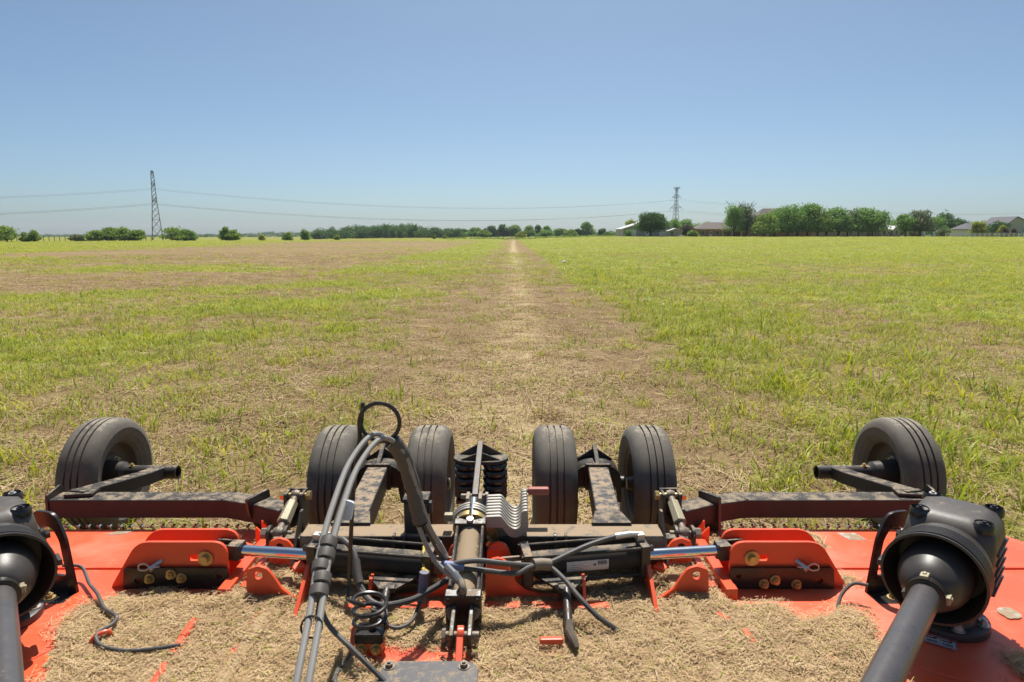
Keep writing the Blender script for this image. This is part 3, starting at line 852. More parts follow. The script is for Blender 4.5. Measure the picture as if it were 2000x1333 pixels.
# ------------------------------------------------------------------ buildings
def flat(name, c, rough=.8, noise_=.15, sc=1.5, spec=.3):
    N = NT(name); n1 = N.noise(sc, 5, .65)
    N.col(N.mix(n1, tuple(x * (1 - noise_) for x in c), tuple(min(1, x * (1 + noise_)) for x in c))); N.rough(rough); N.b.inputs['Specular IOR Level'].default_value = spec
    return N.m
def brickmat(name, c1, c2, mort):
    N = NT(name); tc = N.n('ShaderNodeTexCoord').outputs['Object']
    mp = N.n('ShaderNodeMapping', Rotation=(R(90), 0, 0)); N.t.links.new(tc, mp.inputs['Vector'])
    br = N.n('ShaderNodeTexBrick', Scale=1.0, Color1=(*c1, 1), Color2=(*c2, 1), Mortar=(*mort, 1)); br.inputs['Brick Width'].default_value = .5; br.inputs['Row Height'].default_value = .16; br.inputs['Mortar Size'].default_value = .02
    N.t.links.new(mp.outputs[0], br.inputs['Vector'])
    N.col(N.mix(N.math('MULTIPLY', N.noise(.8, 5), .5), br.outputs['Color'], tuple(x * .7 for x in c1))); N.rough(.9)
    return N.m
def ribmat(name, c):
    N = NT(name); tc = N.n('ShaderNodeTexCoord').outputs['Object']
    wv = N.n('ShaderNodeTexWave', Scale=1.6, Vector=tc); N.col(N.mix(N.ramp(wv.outputs['Fac'], .1, .25), tuple(x * .8 for x in c), c)); N.rough(.5)
    N.bump(wv.outputs['Fac'], .5, .03); return N.m
BM = dict(brick=brickmat('red_brick', (.43, .165, .11), (.34, .13, .09), (.35, .30, .26)), stone=brickmat('beige_stone', (.42, .34, .25), (.36, .29, .21), (.45, .40, .33)),
          roof=flat('shingle_roof', (.15, .125, .115), .9, .25, 3), slate=flat('slate_roof', (.13, .125, .14), .85, .25, 3), pale_roof=flat('pale_metal_roof', (.62, .61, .58), .4, .06),
          metal=ribmat('grey_metal_wall', (.36, .34, .32)), white=flat('white_trim', (.74, .74, .72), .6, .05), cream=flat('cream_trim', (.62, .54, .42), .7, .08),
          glass=flat('window_glass', (.03, .035, .04), .1, .1, 1, .6), dark=flat('dark_opening', (.03, .028, .026), .8), siding=flat('grey_green_siding', (.40, .43, .40), .8, .06), teal=flat('teal_door', (.12, .24, .24), .6), blue_white=flat('white_siding', (.62, .64, .68), .7, .05))
class House:
    def __init__(self, brg, d, label, cat='house', name='house', rz=0):
        x, y = D(brg, d); self.o = Vector((x, y, float(terr(x, y)) - .1)); self.root = empty(name, self.o); tag(self.root, label, cat)
    def P(self, x, y, z): return self.o + Vector((x, y, z))
    def box(self, name, x0, x1, y0, y1, z0, z1, m, parent=None, bevel=0):
        return part(name, MB().box(self.P((x0 + x1) / 2, (y0 + y1) / 2, (z0 + z1) / 2), (x1 - x0, y1 - y0, z1 - z0)), BM[m], parent or self.root, bevel, smooth=False)
    def hip(self, x0, x1, y0, y1, z0, z1, m, inset, name='roof', dz=.22):
        ym = (y0 + y1) / 2
        v = [self.P(*p) for p in ((x0, y0, z0), (x1, y0, z0), (x1, y1, z0), (x0, y1, z0), (x0 + inset[0], ym, z1), (x1 - inset[1], ym, z1))]
        lo_ = [p - Z3 * dz for p in v[:4]]
        r_ = part(name, MB().add(v + lo_, [(0, 1, 5, 4), (1, 2, 5), (2, 3, 4, 5), (3, 0, 4), (0, 6, 7, 1), (1, 7, 8, 2), (2, 8, 9, 3), (3, 9, 6, 0), (6, 9, 8, 7)]), BM[m], self.root, smooth=False)
        part('fascia', MB().box(self.P((x0 + x1) / 2, y0 - .03, z0 - dz / 2), (x1 - x0 + .1, .05, dz + .05)), BM['cream'], r_, smooth=False)
        return r_
    def gable_front(self, x0, x1, y0, y1, z0, z1, m, wall, xm=None, over=.4):
        xm = (x0 + x1) / 2 if xm is None else xm
        part('gable_wall', MB().add([self.P(*p) for p in ((x0, y0, 0), (x1, y0, 0), (x1, y0, z0), (xm, y0, z1), (x0, y0, z0), (x0, y1, 0), (x1, y1, 0), (x1, y1, z0), (xm, y1, z1), (x0, y1, z0))], [(0, 1, 2, 3, 4), (5, 9, 8, 7, 6), (0, 5, 6, 1), (1, 6, 7, 2), (4, 9, 5, 0)]), BM[wall], self.root, smooth=False)
        th = .18
        for s, xe in ((-1, x0), (1, x1)):
            k = (z1 - z0) / abs(xm - xe); xo = xe + s * over; zo = z0 - over * k
            v = [self.P(*p) for p in ((xo, y0 - over, zo), (xm, y0 - over, z1), (xm, y1 + over, z1), (xo, y1 + over, zo))]
            part('roof', MB().add([p + Z3 * .03 for p in v] + [p + Z3 * (.03 + th) for p in v], [(3, 2, 1, 0), (4, 5, 6, 7), (0, 1, 5, 4), (1, 2, 6, 5), (2, 3, 7, 6), (3, 0, 4, 7)]), BM[m], self.root, smooth=False)
    def window(self, x, z, w_, h_, y0):
        f = self.box('window', x - w_ / 2 - .1, x + w_ / 2 + .1, y0 - .06, y0 + .02, z - h_ / 2 - .1, z + h_ / 2 + .1, 'white')
        for k in (-1, 1):
            self.box('pane', x + k * w_ / 4 - w_ / 4 + .03, x + k * w_ / 4 + w_ / 4 - .03, y0 - .09, y0 - .062, z - h_ / 2, z + h_ / 2, 'glass', f)
    def door(self, x, w_, h_, y0, m='white'):
        d_ = self.box('door', x - w_ / 2, x + w_ / 2, y0 - .08, y0 + .02, 0, h_, m)
        self.box('door_light', x - w_ * .3, x + w_ * .3, y0 - .11, y0 - .085, h_ * .55, h_ * .9, 'glass', d_)

# grey metal shed
h = House(1270, 242, 'grey metal shed with pale roof behind the large round tree', 'shed', 'metal_shed')
h.gable_front(-10.1, 9.6, 0, 16, 2.9, 6.0, 'pale_roof', 'metal')
for x in (-6.6, 5.2): h.box('garage_door', x - 2, x + 1.4, -.07, .02, 0, 2.6, 'white')
h.door(-1.2, 1.0, 2.1, 0)
h.box('corner_trim', -10.16, -9.94, -.05, .1, 0, 2.9, 'white')
h = House(1319, 236, 'small grey lean-to shed with teal door right of the round tree', 'shed', 'lean_to_shed')
h.gable_front(-2.4, 2.4, 0, 4, 2.1, 2.9, 'pale_roof', 'metal', over=.3)
h.door(-1.3, .9, 2.0, 0, 'teal')
# brick ranch house
h = House(1440, 240, 'long single storey red brick house with brown shingle hip roof and porch', 'house', 'brick_house')
h.box('wall', -14.6, -5.5, 0, 11, 0, 2.8, 'brick'); h.box('wall', -5.5, 1.5, 2.6, 11, 0, 2.8, 'brick'); h.box('wall', 1.5, 27, .4, 11, 0, 2.8, 'brick')
h.hip(-15.2, 27.8, -.6, 11.6, 2.95, 5.4, 'roof', (5.2, 5.2))
for x in (-5.3, -2.0, 1.3): h.box('porch_post', x - .18, x + .18, -.2, .16, 0, 2.75, 'cream')
h.door(-9.7, 1.0, 2.1, 0); h.door(-3.6, 1.0, 2.1, 2.6)
for x, y0 in ((-12.6, 0), (-7.4, 0), (-1.0, 2.6), (4.0, .4), (8.0, .4), (14.0, .4), (20.0, .4)): h.window(x, 1.55, 1.3, 1.3, y0)
for x in (3.0, 11.0): h.box('brick_pier', x - .3, x + .3, .2, .5, 0, 2.7, 'cream')
# two storey house behind
h = House(1500, 262, 'taller house with dark gable roof behind the row of round trees', 'house', 'two_storey_house')
h.box('wall', -4.5, 14, 0, 10, 0, 7.2, 'brick'); h.hip(-5.2, 14.8, -.7, 10.7, 7.3, 11.2, 'roof', (4.2, 4.2))
for x in (-1.5, 4, 10): h.window(x, 5.2, 1.4, 1.4, 0)
# stone houses between trees
h = House(1650, 242, 'long beige brick house hidden behind the row of round trees', 'house', 'beige_brick_house')
h.box('wall', -10, 8, 0, 9, 0, 2.7, 'stone'); h.hip(-10.6, 8.6, -.6, 9.6, 2.85, 4.8, 'roof', (4.5, 4.5))
for x in (-7, -2.5, 2, 6): h.window(x, 1.5, 1.4, 1.4, 0)
h = House(1732, 240, 'small beige stone house with two gables and roof coloured pale as sun glint', 'house', 'stone_house')
h.box('wall', -5.6, 4.4, 0, 8, 0, 2.6, 'stone'); h.hip(-6.2, 5.0, -.5, 8.5, 2.7, 4.7, 'pale_roof', (3.6, 3.6))  # pale colour on this house's roofs stands in for a sun glint
h.gable_front(-3.2, -.4, -1.2, 2, 2.5, 3.8, 'pale_roof', 'stone', over=.25); h.gable_front(1.2, 4.0, -1.2, 2, 2.5, 3.8, 'pale_roof', 'stone', over=.25)
for x in (-1.8, 2.6): h.window(x, 1.5, 1.0, 1.5, -1.2)
h.window(-4.4, 1.5, .9, 1.3, 0); h.door(.4, .9, 2.0, 0)
# slate roofed house at the right
h = House(1912, 240, 'slate roofed white house left part behind the yellow green tree', 'house', 'slate_house')
h.box('wall', -4.4, 8.0, 0, 9, 0, 2.7, 'blue_white'); h.hip(-5.0, 8.6, -.6, 9.6, 2.8, 5.0, 'slate', (2.6, 2.6))
h.box('porch_column', -4.6, -4.2, -.9, -.5, 0, 2.6, 'white'); h.box('porch_column', 5.6, 6.1, -.9, -.5, 0, 2.6, 'white')
h.window(3.2, 1.6, 1.2, 1.2, 0); h.window(-2.6, 1.6, 1.2, 1.2, 0)
h = House(1984, 236, 'large pale green gabled house with dark roof at the right edge', 'house', 'gabled_house')
h.gable_front(-6.6, 9.6, 0, 12, 2.6, 7.0, 'slate', 'siding', xm=-.6, over=.5)
h.window(-3.4, 1.6, 1.3, 1.3, 0); h.box('porch_column', 2.5, 2.9, -.6, -.2, 0, 2.6, 'white'); h.door(1.0, 1.0, 2.1, 0); h.window(5.0, 1.6, 1.4, 1.4, 0)

# white rail fence
fx0, fy = D(1800, 214)
fence = empty('rail_fence', (fx0, fy, float(terr(fx0, fy)))); tag(fence, 'low white rail fence in front of the right hand houses', 'fence')
xs = [D(p, 214)[0] for p in np.arange(1846, 2060, 9.5)]
for i, x in enumerate(xs):
    z = float(terr(x, fy))
    part('post', MB().box((x, fy, z + .6), (.14, .14, 1.3)), BM['white'], fence, smooth=False)
for zz in (.45, .8, 1.15):
    for x_a, x_b in zip(xs[:-1], xs[1:]):
        part('rail', MB().box(((x_a + x_b) / 2, fy - .09, float(terr((x_a + x_b) / 2, fy)) + zz), (x_b - x_a - .02, .04, .13)), BM['white'], fence, smooth=False)
for brg, nm in ((1803, 'left white gate pillar under the fork trunked tree'), (1822, 'right white gate pillar beside the rail fence end')):
    x, y = D(brg, 213); z = float(terr(x, y)); g = empty('gate_pillar', (x, y, z)); tag(g, nm, 'pillar', 'white gate pillars')
    part('shaft', MB().box((x, y, z + .75), (.62, .62, 1.6)), BM['white'], g, .02); part('cap', MB().box((x, y, z + 1.62), (.78, .78, .14)), BM['white'], g, .03)
# pale rubble heap by the shed
x, y = D(1331, 226); z = float(terr(x, y)); rg = random.Random(3); mb = MB()
for i in range(16):
    a_ = rg.uniform(0, 6.28); r_ = rg.uniform(0, 1.1); mb.box((x + math.cos(a_) * r_, y + math.sin(a_) * r_ * .6, z + .12 + .35 * (1.1 - r_) * rg.random()), (rg.uniform(.25, .6), rg.uniform(.2, .5), rg.uniform(.15, .4)), Matrix.Rotation(rg.uniform(0, 3), 3, Vector((rg.random(), rg.random(), 1)).normalized()))
tag(part('rubble_heap', mb, BM['pale_roof'], None, .03), 'small heap of pale rubble right of the lean-to shed', 'rubble')

# wire fence at the left edge
fl = empty('wire_fence', (D(110, 176)[0], 176, 0)); tag(fl, 'wire fence on dark posts along the far left field edge', 'fence')
M['post'] = flat('weathered_post', (.09, .075, .06), .9)
pp = []
for i, brg in enumerate(np.arange(-30, 300, 10.5)):
    d = 174 + i * .7; x, y = D(brg, d); z = float(terr(x, y)); pp.append(Vector((x, y, z)))
    part('post', MB().cyl((x, y, z - .2), (x + .05 * math.sin(i * 2.1), y, z + 1.45 + .2 * math.sin(i * 1.7)), .075, n=6), M['post'], fl)
for zz in (.5, .85, 1.2): part('strand', MB().tube([p + Z3 * zz for p in pp], .012, 4), M['wire'], fl)
# litter
x, y = 3.02, 38.6; z = float(terr(x, y))
tag(part('paper_scrap', MB().add([(x - .14, y, z + .06), (x + .02, y - .08, z + .16), (x + .17, y + .02, z + .10), (x + .02, y + .12, z + .20), (x, y, z + .02)], [(0, 1, 3), (1, 2, 3), (0, 4, 1), (1, 4, 2)]), M['tape']), 'white paper scrap lying at the right edge of the mown strip', 'litter')
# ------------------------------------------------------------------ the mower: a wide folding rotary cutter, symmetric about x = XC
XC = -.13
mower = empty('rotary_mower', (XC, 2.6, 0))
tag(mower, 'orange and black folding-wing rotary mower with six wheels, chopped straw on its deck', 'mower')

DK = .33
def sx(s, x): return XC + s * x

# decks
m_ = MB()
m_.prism(roundpoly([(-.72, 1.0), (.72, 1.0), (.72, 2.62), (.60, 2.72), (-.60, 2.72), (-.72, 2.62)], .03, 3), (XC, 0, .306), X3, Y3, .012)
m_.box((XC, 2.716, .22), (1.18, .01, .165))
center_deck = part('center_deck', m_, M['orange'], mower, .003)
for s in (1, -1):
    m_ = MB()
    ol = [(.80, 1.0), (2.62, 1.0), (2.62, 2.55), (2.36, 2.91), (.98, 2.91), (.80, 2.80)]
    m_.prism([(sx(s, a), b) for a, b in ol], (0, 0, DK - .006), X3, Y3, .012)
    m_.box((sx(s, 1.67), 2.902, .235), (1.37, .012, .17))
    m_.box((sx(s, 1.72), 2.56, DK + .004), (1.5, .05, .008))            # pressed seam
    wd = part('wing_deck', m_, M['orange'], mower, .003)
    m_ = MB()
    for i in range(26):
        x = 1.02 + i * .0505
        if x > 2.3: break
        m_.cyl((sx(s, x), 2.918, DK + .010), (sx(s, x), 2.936, DK + .010), .0075, n=8)
        m_.tube([(sx(s, x), 2.932, DK + .006), (sx(s, x), 2.936, DK - .10)], .004, 5)
    part('chain_row', m_, M['chrome'], wd)
    # low round dome pressed into the deck under the gearbox
    m_ = MB().lathe([(0, .34), (.006, .335), (.012, .30), (.014, .0001)], (sx(s, 1.675 if s > 0 else 1.705), 2.155, DK - .002), Z3, 40)
    part('deck_dome', m_, M['orange'], wd)
    # printed labels on the deck
    if s > 0:
        part('deck_label', MB().prism(roundpoly([(1.513, 2.87), (1.597, 2.87), (1.618, 2.80), (1.537, 2.80)], .004, 2), (0, 0, DK + .0012), X3, Y3, .0012), M['grey_label'], wd)
    else:
        part('deck_label', MB().prism(roundpoly([(-1.885, 2.85), (-1.845, 2.895), (-1.765, 2.905), (-1.80, 2.858)], .004, 2), (0, 0, DK + .0012), X3, Y3, .0012), M['grey_label'], wd)

def text_mesh(txt, size):
    cu = bpy.data.curves.new('lettering', 'FONT'); cu.body = txt; cu.size = size; cu.align_x = 'CENTER'; cu.align_y = 'CENTER'
    ob = bpy.data.objects.new('lettering', cu); COL.objects.link(ob)
    bpy.context.view_layer.update()
    dg = bpy.context.evaluated_depsgraph_get()
    me = bpy.data.meshes.new_from_object(ob.evaluated_get(dg))
    bpy.data.objects.remove(ob); return me

# danger label on the right wing deck, skewed as it was stuck on
rw = [o for o in mower.children if o.name.startswith('wing_deck')][0]
lo = Vector((1.447, 2.026, DK + .0165)); la = math.radians(-34)
lx = Vector((math.cos(la), math.sin(la), 0)); ly = Vector((-math.sin(la), math.cos(la), 0))
def lab_box(cx, cy, w_, h_, z=0): return MB().prism([(cx - w_ / 2, cy - h_ / 2), (cx + w_ / 2, cy - h_ / 2), (cx + w_ / 2, cy + h_ / 2), (cx - w_ / 2, cy + h_ / 2)], lo + Z3 * z, lx, ly, .0008)
dl = part('danger_label', lab_box(0, 0, .094, .060), M['white'], mower, label='white and red danger label on the right wing deck')
m_ = MB()
for dx in (-.045, .045): mm = lab_box(dx, 0, .002, .056, .0008); m_.add(mm.v, mm.f)
for dy in (-.027,): mm = lab_box(0, dy, .088, .002, .0008); m_.add(mm.v, mm.f)
mm = lab_box(0, -.006, .0012, .036, .0008); m_.add(mm.v, mm.f)
part('label_border', m_, M['blue_ink'], dl)
part('label_header', lab_box(0, .021, .086, .013, .0008), M['red_ink'], dl)
m_ = MB()
for sd_ in (-1, 1):
    for i in range(3): mm = lab_box(sd_ * .022, -.010 - i * .005, .032, .0016, .0008); m_.add(mm.v, mm.f)
    mm = lab_box(sd_ * .022 - .004, .004, .026, .006, .0008); m_.add(mm.v, mm.f)
    mm = lab_box(sd_ * .022 + .008, .006, .010, .008, .0012); m_.add(mm.v, mm.f)
part('label_print', m_, M['ink'], dl)
tme = text_mesh('DANGER', .0125)
tme.transform(Matrix.Translation(lo + ly * .021 + Z3 * .0018 - Vector(mower.location)) @ Matrix((lx, ly, Z3)).transposed().to_4x4())
to = bpy.data.objects.new('lettering', tme); COL.objects.link(to); to.parent = dl; tme.materials.append(M['white'])
# round sticker
m_ = MB()
pl = [(.036 * math.cos(t) * (1.22 if i in (3, 4, 15, 16) else 1), .036 * math.sin(t) * (1.22 if i in (3, 4, 15, 16) else 1)) for i, t in enumerate(np.linspace(0, 2 * math.pi, 24, endpoint=False))]
m_.prism(pl, (1.808, 2.195, DK + .0145), X3, Y3, .001)
part('round_sticker', m_, M['grey_label'], mower)

# wing lift lug plates with pins
def lugplates(s):
    o_ = (XC, 0, 0); ux = X3 * s
    ol = roundpoly([(.985, .325), (1.455, .325), (1.335, .518), (.985, .518)], [.004, .02, .05, .055], 7)
    slot = roundpoly([(1.05, .440), (1.135, .440), (1.135, .466), (1.05, .466)], .012, 4)
    f = part('lug_plate', MB().prism(ol, (XC, 2.405, 0), ux, Z3, .014, [slot]), M['orange_clean'], mower, .002)
    part('lug_plate', MB().prism(ol, (XC, 2.515, 0), ux, Z3, .014), M['orange_clean'], mower, .002)
    ob = roundpoly([(.975, .332), (1.395, .332), (1.385, .418), (.985, .418)], .008, 3)
    hl = [circle(1.015, .385, .010, 12), circle(1.335, .365, .012, 12)]
    bp = part('backing_plate', MB().prism(ob, (XC, 2.386, 0), ux, Z3, .010, hl), M['black_gloss'], mower, .0015)
    for bx, bz in ([(1.115, .362), (1.158, .378), (1.242, .360)] if s > 0 else [(1.16, .386), (1.20, .402), (1.285, .384)]):
        part('bolt', MB().hexbolt((sx(s, bx), 2.381, bz - .008), (0, -1, 0), .0135, .016), M['gold'], bp)
    part('pivot_pin', MB().cyl((sx(s, 1.068), 2.397, .453), (sx(s, 1.068), 2.390, .453), .030, n=24).cyl((sx(s, 1.068), 2.391, .453), (sx(s, 1.068), 2.372, .453), .016, n=18).cyl((sx(s, 1.068), 2.40, .453), (sx(s, 1.068), 2.54, .453), .015, n=16), M['gold'], f)
    q = Vector((sx(s, 1.245), 2.402, .440)); d = Vector((s * .55, -.75, -.35)).normalized()
    hp = part('hitch_pin', MB().cyl(q + Vector((0, .12, .02)), q, .010, n=12).cyl(q, q + d * .045, .010, n=12).cyl(q + d * .045, q + d * .052, .013, n=12), M['zinc'], f)
    e = q + d * .040; sd_ = Vector((s, 0, 0))
    pth = [e - sd_ * .03 + Z3 * .004, e, e + sd_ * .012 + Z3 * .006, e + sd_ * .03 + Z3 * .016, e + sd_ * .05 + Z3 * .010, e + sd_ * .052 - Z3 * .008, e + sd_ * .03 - Z3 * .012, e + sd_ * .012 - Z3 * .004, e - sd_ * .008 - Z3 * .006]
    part('spring_clip', MB().tube(spline(pth, 5), .0032, 6), M['zinc'], f)
    # foot weld plate
    part('lug_foot', MB().box((sx(s, 1.20), 2.46, DK + .004), (.44, .13, .008)), M['orange_clean'], mower, .002)
lugplates(1); lugplates(-1)

# wing lift cylinders
def tie_cylinder(p0, p1, p2, s, name, rr=.047, cap=.128, off=.052, rod=.022):
    p0, p1, p2 = Vector(p0), Vector(p1), Vector(p2); d = (p1 - p0).normalized()
    up = (Z3 - d * d.z).normalized(); sd_ = d.cross(up)
    rot = Matrix((d, sd_, up)).transposed()
    body = part(name, MB().cyl(p0, p1, rr, n=28), M['barrel_dusty'] if name == 'center_cylinder' else M['black_dusty'], mower)
    for q in (p0, p1):
        part('end_cap', MB().box(q, (.036, cap, cap), rot), M['black'], body, .004)
    for a in (-1, 1):
        for b_ in (-1, 1):
            o_ = sd_ * a * off + up * b_ * off
            part('tie_rod', MB().cyl(p0 + o_ - d * .024, p1 + o_ + d * .024, .007, n=10), M['black_dusty'], body)
            part('tie_nut', MB().cyl(p1 + o_ + d * .017, p1 + o_ + d * .030, .013, n=6), M['black'], body)
    part('piston_rod', MB().cyl(p1, p2, rod, n=24), M['chrome'], body)
    return body, d, sd_, up, rot
for s in (1, -1):
    p0 = (sx(s, .185), 2.365, .444); p1 = (sx(s, .64), 2.425, .452); p2 = (sx(s, .985), 2.458, .456)
    cy, d, sd_, up, rot = tie_cylinder(p0, p1, p2, s, 'wing_lift_cylinder')
    q = Vector(p2)
    part('rod_clevis', MB().box(q - d * .012, (.05, .062, .062), rot).box(q + d * .045 + sd_ * .024, (.075, .012, .06), rot).box(q + d * .045 - sd_ * .024, (.075, .012, .06), rot).cyl(q + d * .06 - sd_ * .05, q + d * .06 + sd_ * .05, .016, n=14), M['black'], cy, .003)
    part('rod_collar', MB().cyl(q - d * .040, q - d * .034, .033, n=20), M['black'], cy)
    b0 = Vector(p0)
    part('base_clevis', MB().box(b0 - d * .05 + sd_ * .022, (.09, .012, .05), rot).box(b0 - d * .05 - sd_ * .022, (.09, .012, .05), rot).cyl(b0 - d * .08 - sd_ * .05, b0 - d * .08 + sd_ * .05, .014, n=14), M['steel'], cy, .002)
    part('port_fitting', MB().box(Vector(p1) + up * .076 - d * .004, (.03, .03, .03), rot).cyl(Vector(p1) + up * .086 - d * .01, Vector(p1) + up * .090 - d * .06, .011, n=10), M['zinc'], cy, .002)
    if s > 0:
        # paper label on the barrel, facing the tractor
        nrm = (sd_ * -1 if sd_.y > 0 else sd_)
        lo2 = Vector(p0) + d * .28 - up * .006
        def arc_label(a0, a1, v0, v1, r_):
            mb = MB(); n = 6; rows = []
            for a in (a0, a1):
                rows.append([Vector(p0) + d * a + nrm * math.cos(t) * r_ + up * math.sin(t) * r_ for t in np.linspace(v0, v1, n)])
            mb.add(rows[0] + rows[1], [(i, i + 1, n + i + 1, n + i) for i in range(n - 1)]); return mb
        lb = part('barrel_label', arc_label(.15, .315, -.55, .38, .0478), M['white'], cy)
        m_ = MB()
        for i in range(9): k = arc_label(.272 + i * .0042, .272 + i * .0042 + (.0022 if i % 3 else .003), -.02, .30, .0484); m_.add(k.v, k.f)
        k = [Vector(p0) + d * a + nrm * math.cos(t) * .0485 + up * math.sin(t) * .0485 for a, t in ((.250, .02), (.264, .14), (.264, -.10))]
        m_.add(k, [(0, 1, 2)])
        for i in range(4): k = arc_label(.165, .235 - (i % 2) * .02, -.45 + i * .18, -.43 + i * .18, .0484); m_.add(k.v, k.f)
        part('label_print', m_, M['ink'], lb)

# rear cross tube and walking beams
tube_ = part('rear_cross_tube', MB().rect([(sx(1, -.735), 2.56, .437), (sx(1, .75), 2.56, .437)], .118, .112), M['tube_dusty'], mower, .008, 3)
for s in (1, -1):
    for k in (-.022, .022):
        part('tube_lug', MB().prism(roundpoly([(2.435, .40), (2.52, .38), (2.52, .503), (2.49, .503)], .01, 3), (sx(s, .327) + k, 0, 0), Y3, Z3, .010), M['black'], tube_, .0015)
    part('lug_bolt', MB().cyl((sx(s, .327) - .045, 2.462, .412), (sx(s, .327) + .045, 2.462, .412), .009, n=10).cyl((sx(s, .327) - .016, 2.462, .412), (sx(s, .327) + .016, 2.462, .412), .020, n=16), M['khaki'], tube_)
    part('gusset', MB().prism([(2.47, .38), (2.66, .38), (2.64, .55), (2.615, .55)], (sx(s, .762), 0, 0), Y3, Z3, .012, [[(2.535, .405), (2.63, .405), (2.62, .50)]]), M['black'], tube_, .002)
    b = part('walking_beam', MB().rect([(sx(s, .548), 2.625, .449), (sx(s, .592), 3.36, .418)], .112, .112), M['beam_dusty'], mower, .008, 3)
    c = Vector((sx(s, .592), 3.37, .418))
    part('beam_foot', MB().prism([(-.085, 2.60), (.085, 2.60), (.058, 2.72), (-.058, 2.72)], (sx(s, .55), 0, .50), X3, Y3, .012), M['black_dusty'], b, .003)
    part('beam_collar', MB().prism(roundpoly([(-.070, -.075), (.070, -.075), (.070, .070), (-.070, .070)], .012, 3), c, X3, Z3, .022, [roundpoly([(-.055, -.06), (.055, -.06), (.055, .055), (-.055, .055)], .01, 3)]), M['black'], b, .002)
    yk = roundpoly([(-.135, -.16), (-.132, -.02), (-.10, .035), (-.05, .058), (.05, .058), (.10, .035), (.132, -.02), (.135, -.16), (.115, -.16), (.10, -.06), (-.10, -.06), (-.115, -.16)], .02, 3)
    for yy in (.03, .20): part('pivot_yoke', MB().prism(yk, c + Vector((0, yy, 0)), X3, Z3, .014), M['black'], b, .002)
    ring = [c + Vector((math.cos(t) * .128, 0, math.sin(t) * .085 - .025)) for t in np.linspace(.1, math.pi - .1, 13)]
    sh = MB(); rg = [[p + Y3 * yy for p in ring] for yy in (.02, .21)]
    sh.add(rg[0] + rg[1], [(i, i + 1, 14 + i, 13 + i) for i in range(12)])
    so = part('yoke_cover', sh, M['black_dusty'], b)
    so.modifiers.new('thick', 'SOLIDIFY').thickness = .006
    part('yoke_rib', MB().rect([c + Vector((0, .0, .055)), c + Vector((0, .17, .115))], .024, .026), M['black_dusty'], b, .003)
    for k in (-1, 1):
        part('yoke_gusset', MB().prism([(0, .115), (k * .10, .045), (k * .085, .03), (0, .06)], c + Vector((0, .15, 0)), X3, Z3, .010), M['black'], b, .001)
        part('rib_cheek', MB().box(c + Vector((k * .022, .012, .055)), (.010, .03, .035)), M['black'], b, .001)
    part('walking_axle', MB().cyl((sx(s, .592) - .17, 3.50, .335), (sx(s, .592) + .17, 3.50, .335), .034, n=20), M['black'], mower)

# wheels
def tyre_profile():
    tread = []
    def g(x):
        tread.extend([(x - .0055, .3245), (x - .0045, .3105), (x + .0045, .3105), (x + .0055, .3245)])
    left = [(-.078, .186), (-.088, .196), (-.100, .222), (-.1015, .224), (-.1045, .228), (-.1035, .231), (-.108, .250), (-.110, .262), (-.112, .266), (-.1105, .271), (-.105, .291), (-.095, .306), (-.083, .315), (-.074, .3195), (-.062, .3225), (-.056, .323)]
    g(-.036); g(0); g(.036)
    right = [(-a, r) for a, r in reversed(left)]
    inner = [(.070, .180), (-.070, .180)]
    return left + tread + right + inner
tyre_me = MB().lathe(tyre_profile(), (0, 0, 0), X3, 64, closed=True).mesh('tyre', angle=30)
tyre_me.materials.append(M['rubber'])
rim_me = MB().lathe([(-.088, .194), (-.082, .200), (-.078, .186), (-.070, .178), (-.030, .172), (-.022, .165), (-.016, .120), (-.026, .105), (-.024, .060), (-.008, .055), (.008, .055), (.024, .060), (.026, .105), (.016, .120), (.022, .165), (.030, .172), (.070, .178), (.078, .186), (.082, .200), (.088, .194)], (0, 0, 0), X3, 40, closed=True).mesh('wheel')
rim_me.materials.append(M['rim'])
hub_me = MB().lathe([(-.105, .0), (-.105, .030), (-.075, .040), (-.03, .052), (.03, .052), (.075, .040), (.105, .030), (.105, 0)], (0, 0, 0), X3, 24).mesh('hub')
hub_me.materials.append(M['black'])
nut_me = MB().hexbolt((0, 0, 0), (1, 0, 0), .011, .016).mesh('lug_nut'); nut_me.materials.append(M['zinc'])
def wheel(x, y, inner, roll):
    wobj = bpy.data.objects.new('wheel', rim_me); COL.objects.link(wobj); wobj.parent = mower
    wobj.location = Vector((x, y, .327)) - Vector(mower.location); wobj.rotation_euler = (roll, 0, 0)
    for nm, dat in (('tyre', tyre_me), ('hub', hub_me)):
        o = bpy.data.objects.new(nm, dat); COL.objects.link(o); o.parent = wobj
    for i in range(5):
        t = 2 * math.pi * i / 5
        o = bpy.data.objects.new('lug_nut', nut_me); COL.objects.link(o); o.parent = wobj
        o.location = (inner * .024, math.cos(t) * .084, math.sin(t) * .084)
        if inner < 0: o.rotation_euler = (0, 0, math.pi)
for i, (x, y, inn) in enumerate([(-.958, 3.5, 1), (-.452, 3.5, 1), (.232, 3.5, -1), (.748, 3.5, -1), (2.245, 3.66, -1), (-2.365, 3.66, 1)]):
    wheel(x, y, inn, i * .7)

